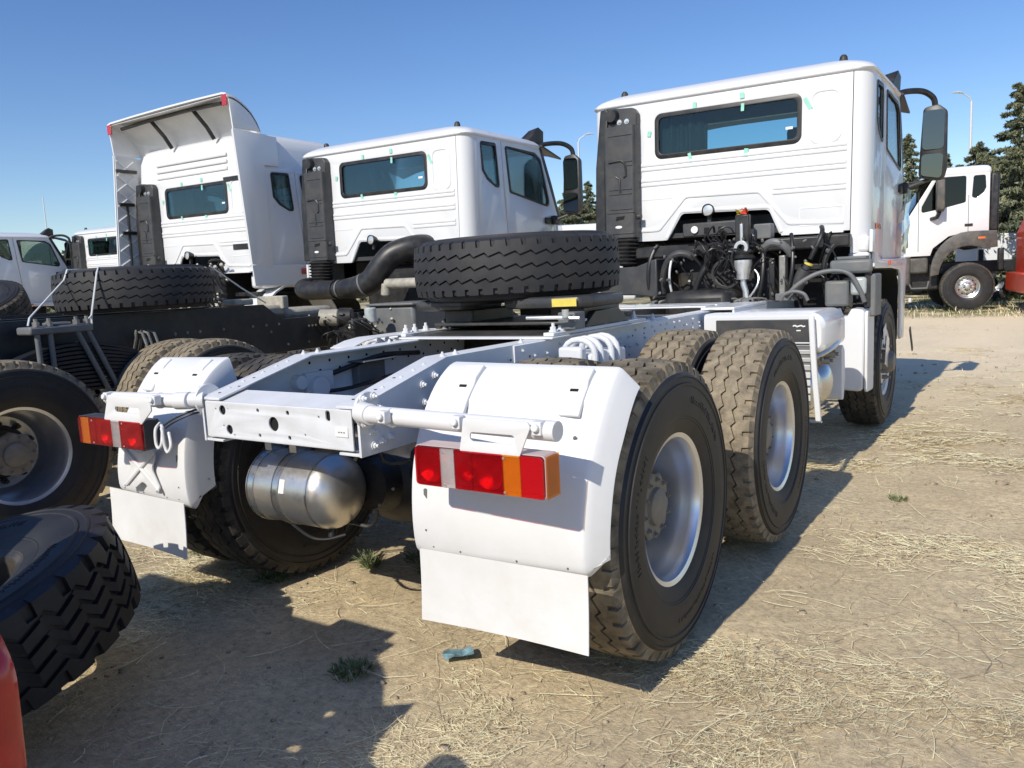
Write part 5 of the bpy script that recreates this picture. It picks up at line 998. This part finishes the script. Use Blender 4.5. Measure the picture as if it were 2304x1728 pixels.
b = MB(); b.prism(rp([(-1.17,0.515),(-1.10,0.515),(-1.10,0.62),(-1.17,0.60)], 0.012, 3), 'y', -0.108, -0.095); part('lens', b, 'lens_amber_solid', lp, 0.003, label='amber lens at the bottom')
b = MB(); b.bx(-1.20,-0.8,0.0,0.05,0.5,0.7); part('bracket', b, 'plastic_black', lp, 0.01)
b = MB(); b.bx(-0.40,0.40,0.9,1.0,0.9,1.2); part('crossmember', b, 'red_paint', T0, 0.01)
b = MB(); b.bx(-1.15,1.15,4.6,6.4,1.2,3.0); part('cab', b, 'red_paint', T0, 0.1)
b = MB(); b.bx(0.68,1.30,0.35,0.85,1.10,1.60); part('side_box', b, 'red_paint', T0, 0.03)  # unseen box, added to cast shade over the lug tyre
# big lug tyre leaning at the lower left
TY_LUG = tyre_mesh('tyre_lug', 'rubber', NP=28, hw=0.148, bulge=0.172, lug=0.048, amp=0.016, grooves=(-0.082, -0.028, 0.028, 0.082), gw=0.018, depth=0.022, Rr=0.575, block=True)
lt_o = empty('lug_tyre', (-0.750,-0.810,0.300)); tag(lt_o, 'big black tyre with chunky tread lying in shade at the lower left corner', 'tyre')
link('tyre', TY_LUG, lt_o, rot=(0, 0, 0))
rd = RIM_D.copy(); rd.materials[0] = MAT['hub_dark']; link('rim', rd, lt_o)
LT_N = Vector((-0.068,-0.283,0.957)).normalized()
lt_o.rotation_mode = 'QUATERNION'; lt_o.rotation_quaternion = LT_N.to_track_quat('X', 'Z')
# ------------------------------------------------------------------ ground: one sheet, fine near the trucks and stretching to the horizon
def vnoise(x, y, sc, seed):
    g = np.random.default_rng(seed).random((256, 256)); u = x*sc; v = y*sc; i = np.floor(u).astype(int); j = np.floor(v).astype(int); a = u-i; b_ = v-j
    a = a*a*(3-2*a); b_ = b_*b_*(3-2*b_); G = lambda p, q: g[p % 256, q % 256]
    return (G(i,j)*(1-a)+G(i+1,j)*a)*(1-b_)+(G(i,j+1)*(1-a)+G(i+1,j+1)*a)*b_
def fbm(x, y, sc, seed, o=4): return sum(vnoise(x, y, sc*2**k, seed+k)*0.5**(k+1) for k in range(o))
def ground_z(x, y):
    d = np.hypot(x-2, y-1); k = np.clip(1.2-d/60, 0.3, 1)
    h = (fbm(x, y, 0.55, 1, 2)-0.375)*0.030+(fbm(x, y, 3.0, 9, 3)-0.44)*0.026*k+(fbm(x, y, 14.0, 21, 3)-0.44)*0.014*k
    h += np.clip(vnoise(x*0.6+y*0.8, y*0.3-x*0.3, 2.2, 40)-0.62, 0, 1)*0.05*k
    return h+0.008
def spread(a, b, step, far, g=1.11):
    m = list(np.arange(a, b+1e-6, step)); s = step; lo, hi = [], []; x = a
    while x > -far: s *= g; x -= s; lo.append(x)
    s = step; x = b
    while x < far: s *= g; x += s; hi.append(x)
    return np.array(lo[::-1]+m+hi)
gx = spread(-2.6, 4.2, 0.022, 900); gy = spread(-1.0, 4.2, 0.022, 900)
GX, GY = np.meshgrid(gx, gy); GZ = ground_z(GX, GY); nx, ny = len(gx), len(gy)
me = bpy.data.meshes.new('ground'); co = np.stack([GX.ravel(), GY.ravel(), GZ.ravel()], 1); me.vertices.add(nx*ny); me.vertices.foreach_set('co', co.ravel())
ii, jj = np.meshgrid(np.arange(nx-1), np.arange(ny-1)); q = (jj*nx+ii).ravel(); quads = np.stack([q, q+1, q+nx+1, q+nx], 1)
me.loops.add(quads.size); me.loops.foreach_set('vertex_index', quads.ravel()); me.polygons.add(len(quads)); me.polygons.foreach_set('loop_start', np.arange(0, quads.size, 4)); me.polygons.foreach_set('use_smooth', np.ones(len(quads), bool))
me.update(calc_edges=True)
m = bpy.data.materials.new('dry_ground'); m.use_nodes = True; MAT['dry_ground'] = m; nt = m.node_tree; N = nt.nodes; L = nt.links; bs = N['Principled BSDF']; bs.inputs['Roughness'].default_value = 0.95; bs.inputs['Specular IOR Level'].default_value = 0.15
tc = N.new('ShaderNodeTexCoord')
def nz(sc, det=6, ro=0.6, stretch=None, rot=0.0, dist=0.0):
    n = N.new('ShaderNodeTexNoise'); n.inputs['Scale'].default_value = sc; n.inputs['Detail'].default_value = det; n.inputs['Roughness'].default_value = ro; n.inputs['Distortion'].default_value = dist
    if stretch:
        mp = N.new('ShaderNodeMapping'); mp.inputs['Scale'].default_value = stretch; mp.inputs['Rotation'].default_value = (0, 0, rot); L.new(tc.outputs['Object'], mp.inputs[0]); L.new(mp.outputs[0], n.inputs[0])
    else: L.new(tc.outputs['Object'], n.inputs[0])
    return n.outputs[0]
def mr(src, a, b_, c=0.0, d=1.0):
    r = N.new('ShaderNodeMapRange'); r.inputs[1].default_value = a; r.inputs[2].default_value = b_; r.inputs[3].default_value = c; r.inputs[4].default_value = d; L.new(src, r.inputs[0]); return r.outputs[0]
def mx(f, a, b_):
    x = N.new('ShaderNodeMix'); x.data_type = 'RGBA'; L.new(f, x.inputs[0])
    for s, v in ((6, a), (7, b_)):
        if isinstance(v, tuple): x.inputs[s].default_value = (*v, 1)
        else: L.new(v, x.inputs[s])
    return x.outputs[2]
def mul(a, b_):
    x = N.new('ShaderNodeMath'); x.operation = 'MULTIPLY'
    for s, v in ((0, a), (1, b_)):
        if isinstance(v, float): x.inputs[s].default_value = v
        else: L.new(v, x.inputs[s])
    return x.outputs[0]
soil = mx(mr(nz(1.7), 0.35, 0.65), (0.62, 0.485, 0.295), (0.80, 0.645, 0.40))
soil = mx(mr(nz(34, 8, 0.75), 0.42, 0.66), soil, (0.40, 0.315, 0.20))
sand = mx(mr(nz(5), 0.3, 0.7), (0.90, 0.74, 0.50), (0.86, 0.70, 0.47))
sx = N.new('ShaderNodeSeparateXYZ'); L.new(tc.outputs['Object'], sx.inputs[0])
soil = mx(mul(mr(sx.outputs[1], 5.0, 10.0), mr(nz(0.35), 0.25, 0.42)), soil, sand)
fib = mul(mr(nz(26, 6, 0.75, (1.0, 5.0, 1.0), 0.5, 0.8), 0.50, 0.66), mr(nz(1.1, 5), 0.36, 0.58))
fib2 = mul(mr(nz(26, 6, 0.75, (5.0, 1.0, 1.0), 0.3, 0.9), 0.54, 0.68), mr(nz(1.9, 5), 0.40, 0.60))
col = mx(fib, soil, (0.90, 0.77, 0.52)); col = mx(fib2, col, (0.86, 0.72, 0.47))
grass = mul(mul(mr(sx.outputs[1], 18.5, 20.5), mr(sx.outputs[1], 90.0, 40.0)), mr(nz(0.8, 6), 0.35, 0.55))
col = mx(grass, col, (0.16, 0.155, 0.065)); L.new(col, bs.inputs['Base Color'])
bp_ = N.new('ShaderNodeBump'); bp_.inputs['Strength'].default_value = 0.6; bp_.inputs['Distance'].default_value = 0.012
ad = N.new('ShaderNodeMath'); L.new(nz(60, 8, 0.7), ad.inputs[0]); L.new(mul(fib, 0.6), ad.inputs[1]); L.new(ad.outputs[0], bp_.inputs['Height']); L.new(bp_.outputs[0], bs.inputs['Normal'])
me.materials.append(m); g = link('ground', me); g['kind'] = 'structure'

# ------------------------------------------------------------------ straw, clods and green growth
def strand_mesh(name, P, A, Ln, W, curl, lift, mats, midx=None, up=None):
    """many thin bent strips: P base points (n,3), A heading, Ln length, W width"""
    n = len(P); K = 4; V = np.zeros((n, K, 2, 3)); d = np.stack([np.cos(A), np.sin(A)], 1); h = A.copy(); pos = P.copy()
    for k in range(K):
        t = k/(K-1); pr = np.stack([-np.sin(h), np.cos(h)], 1); ww = W*(1-0.55*t)
        V[:, k, 0, :2] = pos[:, :2]+pr*ww[:, None]; V[:, k, 1, :2] = pos[:, :2]-pr*ww[:, None]
        V[:, k, 0, 2] = pos[:, 2]; V[:, k, 1, 2] = pos[:, 2]+W*0.5
        c_ = np.cos(up) if up is not None else 1.0; s_ = np.sin(up) if up is not None else 0.0
        step = Ln/(K-1); pos = pos.copy(); pos[:, 0] += np.cos(h)*step*c_; pos[:, 1] += np.sin(h)*step*c_; pos[:, 2] += step*s_+lift*np.sin(math.pi*(t+0.2))*0.5; h = h+curl
        if up is not None: up = up-0.25
    me = bpy.data.meshes.new(name); me.vertices.add(n*K*2); me.vertices.foreach_set('co', V.ravel())
    base = (np.arange(n)*K*2)[:, None, None]; k = np.arange(K-1)[None, :, None]*2; quads = (base+k+np.array([0,1,3,2])[None, None, :]).reshape(-1, 4)
    me.loops.add(quads.size); me.loops.foreach_set('vertex_index', quads.ravel()); me.polygons.add(len(quads)); me.polygons.foreach_set('loop_start', np.arange(0, quads.size, 4))
    for x in mats: me.materials.append(MAT[x])
    if midx is not None: me.polygons.foreach_set('material_index', np.repeat(midx, K-1))
    me.update(calc_edges=True); return me
mat('straw_pale', (0.90, 0.77, 0.50), 0.7, var=0.25, vscale=30); mat('straw_mid', (0.84, 0.69, 0.44), 0.75, var=0.3, vscale=30); mat('straw_dark', (0.42, 0.33, 0.21), 0.8, var=0.3, vscale=30)
mat('weed_green', (0.10, 0.155, 0.045), 0.6, var=0.3, vscale=20); mat('weed_grey', (0.21, 0.235, 0.115), 0.65, var=0.3, vscale=20)
def in_view(n, rmin, rmax, pw=1.0):
    r_ = rmin*(rmax/rmin)**(rng.random(n)**pw); a = np.pi/2+YAW+rng.uniform(-R(40), R(37), n); return CP.x+r_*np.cos(a), CP.y+r_*np.sin(a), r_
n = 420000; x, y, r_ = in_view(n, 1.3, 15.0, 0.85)
dens = fbm(x, y, 0.9, 60, 4); patch = fbm(x*1.0+3, y*1.0, 2.6, 70, 3)
keep = rng.random(n) < np.clip((dens-0.43)*4.6, 0.03, 1)*np.clip((patch-0.37)*4.6, 0.05, 1)*np.clip(1.2-r_/16, 0.15, 1)
x, y, r_ = x[keep], y[keep], r_[keep]; n = len(x)
flow = fbm(x, y, 0.7, 90, 3)*9
A = flow+rng.normal(0, 1.25, n); Ln = rng.gamma(2.4, 0.022, n)*np.clip(r_/3.2, 0.9, 2.0); W = rng.uniform(0.0005, 0.0015, n)*np.clip(r_/2.6, 0.9, 3.0)
P = np.stack([x, y, ground_z(x, y)+rng.uniform(0.000, 1, n)*(0.006+0.05*np.clip(dens[keep]-0.5, 0, 1)+0.03*np.clip(patch[keep]-0.5, 0, 1))], 1)
mi = rng.choice([0, 0, 1, 1, 2], n)
xl = rng.uniform(-1.2, 3.6, 700); yl = rng.uniform(-0.9, 3.2, 700); nl = 700     # a few long loose stalks
Pl = np.stack([xl, yl, ground_z(xl, yl)+0.008], 1); P = np.concatenate([P, Pl]); A = np.concatenate([A, rng.uniform(0, 6.28, nl)]); Ln = np.concatenate([Ln, rng.uniform(0.12, 0.34, nl)]); W = np.concatenate([W, rng.uniform(0.0009, 0.0019, nl)]); mi = np.concatenate([mi, rng.choice([0, 0, 1, 2], nl)]); n += nl
so_ = link('straw', strand_mesh('straw', P, A, Ln, W, rng.normal(0, 0.36, n), rng.uniform(0, 0.007, n), ['straw_pale', 'straw_mid', 'straw_dark'], mi)); tag(so_, 'dry straw strewn over the bare soil', 'straw', kind='stuff')
# standing dry grass
n = 9000; x, y, r_ = in_view(n, 1.6, 26.0, 0.8); keep = rng.random(n) < np.clip((fbm(x, y, 0.8, 130, 4)-0.46)*5, 0, 1); x, y, r_ = x[keep], y[keep], r_[keep]; n = len(x)
P = np.stack([x, y, ground_z(x, y)-0.004], 1)
go = link('dry_grass', strand_mesh('dry_grass', P, rng.uniform(0, 6.28, n), rng.uniform(0.03, 0.10, n), rng.uniform(0.0008, 0.0016, n)*np.clip(r_/4, 1, 3), rng.normal(0, 0.2, n), np.zeros(n), ['straw_mid', 'weed_grey'], rng.choice([0, 0, 0, 1], n), rng.uniform(0.3, 1.2, n))); tag(go, 'sparse short dry grass standing out of the soil', 'grass', kind='stuff')
# grass verge by the far trucks
n = 16000; x = rng.uniform(-9, 9, n); y = 18.2+rng.gamma(2.0, 2.2, n); keep = rng.random(n) < np.clip((fbm(x, y, 0.5, 150, 3)-0.30)*3, 0, 1); x, y = x[keep], y[keep]; n = len(x)
go = link('verge_grass', strand_mesh('verge_grass', np.stack([x, y, ground_z(x, y)-0.005], 1), rng.uniform(0, 6.28, n), rng.uniform(0.06, 0.20, n), rng.uniform(0.004, 0.010, n), rng.normal(0, 0.2, n), np.zeros(n), ['straw_mid', 'weed_green', 'weed_grey'], rng.choice([0, 0, 1, 2], n), rng.uniform(0.6, 1.4, n))); tag(go, 'yellow-green grass verge in front of the far trucks', 'grass', kind='stuff')
# clods of soil and pebbles
mat('clod', (0.36, 0.29, 0.20), 0.95, var=0.35, vscale=20)
n = 2600; x, y, r_ = in_view(n, 1.4, 14, 0.9); ico = np.array([(0,0,1),(0.89,0,0.45),(0.28,0.85,0.45),(-0.72,0.53,0.45),(-0.72,-0.53,0.45),(0.28,-0.85,0.45),(0.5,0.5,-0.3),(-0.6,0.4,-0.3),(-0.3,-0.7,-0.3),(0.6,-0.4,-0.3)]); fc = [(0,1,2),(0,2,3),(0,3,4),(0,4,5),(0,5,1),(1,6,2),(2,6,7),(2,7,3),(3,7,4),(4,7,8),(4,8,5),(5,8,9),(5,9,1),(1,9,6)]
sz = rng.gamma(2.0, 0.0028, n)*np.clip(r_/3, 0.9, 2.5); V = ico[None]*sz[:, None, None]*rng.uniform(0.5, 1.4, (n, 10, 3)); V[:, :, 2] *= 0.6; V += np.stack([x, y, ground_z(x, y)], 1)[:, None, :]
F_ = (np.array(fc)[None]+(np.arange(n)*10)[:, None, None]).reshape(-1, 3); me = bpy.data.meshes.new('clods'); me.vertices.add(n*10); me.vertices.foreach_set('co', V.ravel()); me.loops.add(F_.size); me.loops.foreach_set('vertex_index', F_.ravel()); me.polygons.add(len(F_)); me.polygons.foreach_set('loop_start', np.arange(0, F_.size, 3)); me.update(calc_edges=True); me.materials.append(MAT['clod'])
tag(link('soil_clods', me), 'small clods of dry soil and pebbles', 'soil', kind='stuff')
# single weeds
def weed(px, py, r_, h, n, lab, mats=('weed_green', 'weed_grey'), grp=None):
    P = np.zeros((n, 3)); a = rng.uniform(0, 6.28, n); k = r_*0.8*np.sqrt(rng.random(n)); P[:, 0] = k*np.cos(a); P[:, 1] = k*np.sin(a)
    me = strand_mesh('leaves', P, a+rng.normal(0, 0.6, n), rng.uniform(0.4, 1.0, n)*h, rng.uniform(0.0018, 0.004, n), rng.normal(0, 0.25, n), np.zeros(n), list(mats), rng.choice([0, 1], n), rng.uniform(0.5, 1.45, n))
    o = empty('weed', (px, py, float(ground_z(np.array(px), np.array(py))))); link('leaves', me, o); tag(o, lab, 'weed'); return o
for a in ((0.27,0.02,0.09,0.042,230,'dark green grass clump in the shadow at the bottom of the picture'),(-0.43,0.86,0.05,0.10,130,'pale green weed at the shadow edge under the truck'),(-0.28,1.06,0.10,0.07,160,'low green weeds beside the right mud flap at the shadow edge'),(-0.75,0.52,0.09,0.05,130,'small green tuft right of the left mud flap'),(-1.40,0.62,0.09,0.06,150,'small grey-green tuft behind the left mud flap'),(1.62,3.1,0.06,0.04,90,'tiny green tuft on the sunlit soil right of the wheels'),(-0.12,0.92,0.06,0.05,80,'small weed patch below the silver air tank')): weed(*a)
# litter
b = MB(); rn = random.Random(2); G_ = [[(0.035*i+rn.uniform(-.006,.006), 0.026*j+rn.uniform(-.005,.005), 0.012+rn.uniform(0,.022)) for j in range(4)] for i in range(4)]; b.ring(G_, False, (False, False))
mat('blue_film', (0.22, 0.36, 0.40), 0.25, coat=0.4, var=0.4, vscale=40)
li = part('wrapper', b, 'blue_film', None, ang=15, loc=(0.53,0.22,0.02), rot=(0,0,0.7)); tag(li, 'crumpled blue plastic wrapper on the soil below the right mud flap', 'litter')

# ------------------------------------------------------------------ trees, hedge and lamp posts beyond the yard
mat('bark', (0.10, 0.08, 0.06), 0.9, var=0.3, vscale=10)
mat('needle_dark', (0.085, 0.100, 0.058), 0.7, var=0.25, vscale=3); mat('needle_mid', (0.165, 0.180, 0.095), 0.7, var=0.25, vscale=3); mat('needle_pale', (0.26, 0.265, 0.15), 0.7, var=0.2, vscale=3)
def leaf_mesh(name, C_, S_, mats, w_):
    n = len(C_); d = rng.normal(0, 1, (n, 3)); d /= np.linalg.norm(d, axis=1)[:, None]; e = rng.normal(0, 1, (n, 3)); e -= d*(d*e).sum(1)[:, None]; e /= np.linalg.norm(e, axis=1)[:, None]
    V = np.stack([C_-d*S_[:, None], C_+e*S_[:, None]*0.28, C_+d*S_[:, None], C_-e*S_[:, None]*0.28], 1)
    me = bpy.data.meshes.new(name); me.vertices.add(n*4); me.vertices.foreach_set('co', V.ravel()); me.loops.add(n*4); me.loops.foreach_set('vertex_index', np.arange(n*4)); me.polygons.add(n); me.polygons.foreach_set('loop_start', np.arange(0, n*4, 4))
    for x in mats: me.materials.append(MAT[x])
    me.polygons.foreach_set('material_index', w_); me.update(calc_edges=True); return me
def conifer(px, py, h, rad, lab, seed, n=9000, droop=0.25, cone=1.0, leaf=0.11, mats=('needle_dark', 'needle_mid', 'needle_pale'), base=0.12):
    rn = np.random.default_rng(seed); o = empty('conifer_tree', (px, py, 0)); tag(o, lab, 'tree', 'trees beyond the yard')
    b = MB(); b.tube([(0,0,-0.1),(0.03*h*0.2,0,h*0.5),(0,0,h*0.97)], [0.035*h*0.6,0.02*h*0.6,0.004*h], 10); nb = int(30+h*7); C_, S_, M_ = [], [], []
    n = int(n*1.7); leaf *= 0.85; per = n//nb
    limbs = MB()
    for k in range(nb):
        t = base+(0.985-base)*(k/(nb-1))**0.9; z = h*t; L_ = rad*(1-((t-base)/(1-base))**cone)*rn.uniform(0.65,1.12)+0.12*rad*0.4; a = k*2.399+rn.normal(0,0.3)
        p0 = Vector((0,0,z)); rise = rn.uniform(0.0,0.25)
        pts = [p0+Vector((math.cos(a)*L_*s, math.sin(a)*L_*s, L_*(rise*s-droop*s*s))) for s in (0,0.35,0.7,1.0)]
        limbs.tube(pts, [0.012*h*(1-t)*0.6+0.012,0.02,0.012,0.005], 5)
        s = rn.random(per)**0.65; i_ = np.minimum((s*3).astype(int), 2); f_ = s*3-i_; PT = np.array([tuple(p) for p in pts]); c_ = PT[i_]*(1-f_)[:, None]+PT[i_+1]*f_[:, None]
        c_ += rn.normal(0, 1, (per, 3))*np.array([0.17,0.17,0.045])*L_*0.55*(0.55+0.6*(1-s))[:, None]
        C_.append(c_); S_.append(rn.uniform(0.5,1.3,per)*leaf); base_m = rn.choice([0,0,1,1,2]); M_.append(np.where(rn.random(per) < 0.7, base_m, rn.integers(0,3,per)))
    part('trunk', b, 'bark', o); tk = part('limbs', limbs, 'bark', o); link('crown', leaf_mesh('crown', np.concatenate(C_), np.concatenate(S_), mats, np.concatenate(M_)), o); return o
def at(u_, v_, D):
    d = _f+_r2*((u_-1152)/FPX)-_u2*((v_-864)/FPX); k = D/math.hypot(d.x, d.y); return CP+d*k
def tree_px(u_, vtop, D, rad, lab, seed, **kw): p = at(u_, vtop, D); return conifer(p.x, p.y, p.z, rad, lab, seed, **kw)
tree_px(2296, 185, 34, 2.6, 'tallest cedar at the right edge, behind the white truck facing left', 1, n=16000, leaf=0.13)
tree_px(2205, 320, 33, 2.3, 'broad pale cedar left of the tallest cedar at the right', 2, n=14000, leaf=0.13, cone=1.6)
tree_px(2125, 345, 36, 2.2, 'cedar behind the big mirror of the nearest truck', 3, n=12000, leaf=0.13, cone=1.5)
tree_px(2045, 300, 38, 1.9, 'cedar between the near cab and its mirror', 4, n=9000, leaf=0.13)
tree_px(2262, 355, 30, 2.4, 'low spreading cedar just behind the white truck facing left', 5, n=13000, leaf=0.12, cone=1.8, base=0.03)
tree_px(1322, 408, 44, 2.2, 'pointed conifer left of the air intake between the two cabs', 6, n=8000, leaf=0.13)
tree_px(1275, 432, 47, 2.6, 'rounder conifer next to the mirror between the two cabs', 7, n=14000, leaf=0.14, cone=2.0, base=0.04)
tree_px(1355, 440, 46, 2.4, 'conifer mostly hidden behind the air intake of the nearest cab', 8, n=12000, leaf=0.14, cone=1.8, base=0.04)
tree_px(150, 562, 42, 1.5, 'small round tree in the gap between the far left trucks', 9, n=5000, leaf=0.13, cone=2.5, base=0.05)
for k, (u_, v_, D_, r_, lb) in enumerate(((2085, 395, 37, 2.8, 'bushy low tree behind the mirror of the nearest truck'), (2165, 372, 35, 2.9, 'bushy tree above the roof of the white truck facing left'), (2240, 350, 36, 3.0, 'bushy tree between the two tallest cedars at the right'), (2300, 330, 29, 2.6, 'dense low tree at the right edge above the red truck'), (1300, 452, 43, 2.6, 'low olive bush between the mirror and the air intake'))):
    tree_px(u_, v_, D_, r_, lb, 30+k, n=13000, leaf=0.13, cone=2.6, base=0.02, droop=0.10)
# hedge that closes the horizon
n = 26000; a = np.pi/2+rng.uniform(R(-22), R(80), n); D = rng.uniform(70, 84, n); hh = 1.2+2.2*fbm(a*30, a*0, 1.0, 170, 3); C_ = np.stack([CP.x+D*np.cos(a), CP.y+D*np.sin(a), rng.random(n)*hh], 1)
hd = link('hedge', leaf_mesh('hedge', C_, rng.uniform(0.25, 0.6, n), ('needle_dark', 'needle_mid', 'needle_pale'), rng.integers(0, 3, n))); tag(hd, 'distant hedge along the horizon', 'hedge', kind='stuff')
mat('pole_grey', (0.62, 0.64, 0.66), 0.5, metal=0.2)
for u_, v_, D, dirn, lab in ((2186, 228, 62, -1, 'tall grey street lamp behind the trees at the right'), (1301, 320, 66, 1, 'tall grey street lamp between the two nearest cabs')):
    p = at(u_, v_, D); o = empty('street_lamp', (p.x, p.y, 0)); tag(o, lab, 'street lamp', 'street lamps')
    b = MB(); b.cyl((0,0,-0.2), (0,0,p.z), 0.13, 0.075, n=12); part('pole', b, 'pole_grey', o)
    rx = Vector((_r.x, _r.y, 0))*dirn; b = MB(); b.tube([Vector((0,0,p.z-0.1)), Vector((0,0,p.z+0.25))+rx*0.12, Vector((0,0,p.z+0.55))+rx*0.6], 0.045, 8); part('arm', b, 'pole_grey', o)
    b = MB(); b.tube([Vector((0,0,p.z+0.54))+rx*0.5, Vector((0,0,p.z+0.62))+rx*0.9, Vector((0,0,p.z+0.60))+rx*1.3], [0.06,0.13,0.06], 8, flat=0.6, nrm=(0,0,1)); part('lamp_head', b, 'pole_grey', o)
p = at(92*2304/2212, 425*2304/2212, 60); o = empty('mast', (p.x, p.y, 0)); tag(o, 'thin mast on the horizon above the far left truck', 'mast'); b = MB(); b.cyl((0,0,0), (0,0,p.z), 0.07, 0.03, n=8); part('pole', b, 'pole_grey', o)
# a low white roof seen past the second cab
for k, (u_, v_, D, L_) in enumerate(((1290, 512, 30, 4.2),)):
    p = at(u_, 508, D); o = empty('white_van', (p.x, p.y, 0), YAW+R(90)); tag(o, 'white vehicle roof showing above the spare tyre between the cabs', 'van')
    b = MB(); b.ring([[(x, y, z) for x, z in rp([(-0.9,0.4),(0.9,0.4),(0.85,p.z),(-0.85,p.z)], 0.15, 4)] for y in (-L_/2, L_/2)]); part('body', b, 'white_paint', o, 0.06)
    b = MB(); b.bx(0.88,0.91,-L_*0.4,L_*0.4,p.z-0.75,p.z-0.25); part('window', b, 'glass_dark', o)
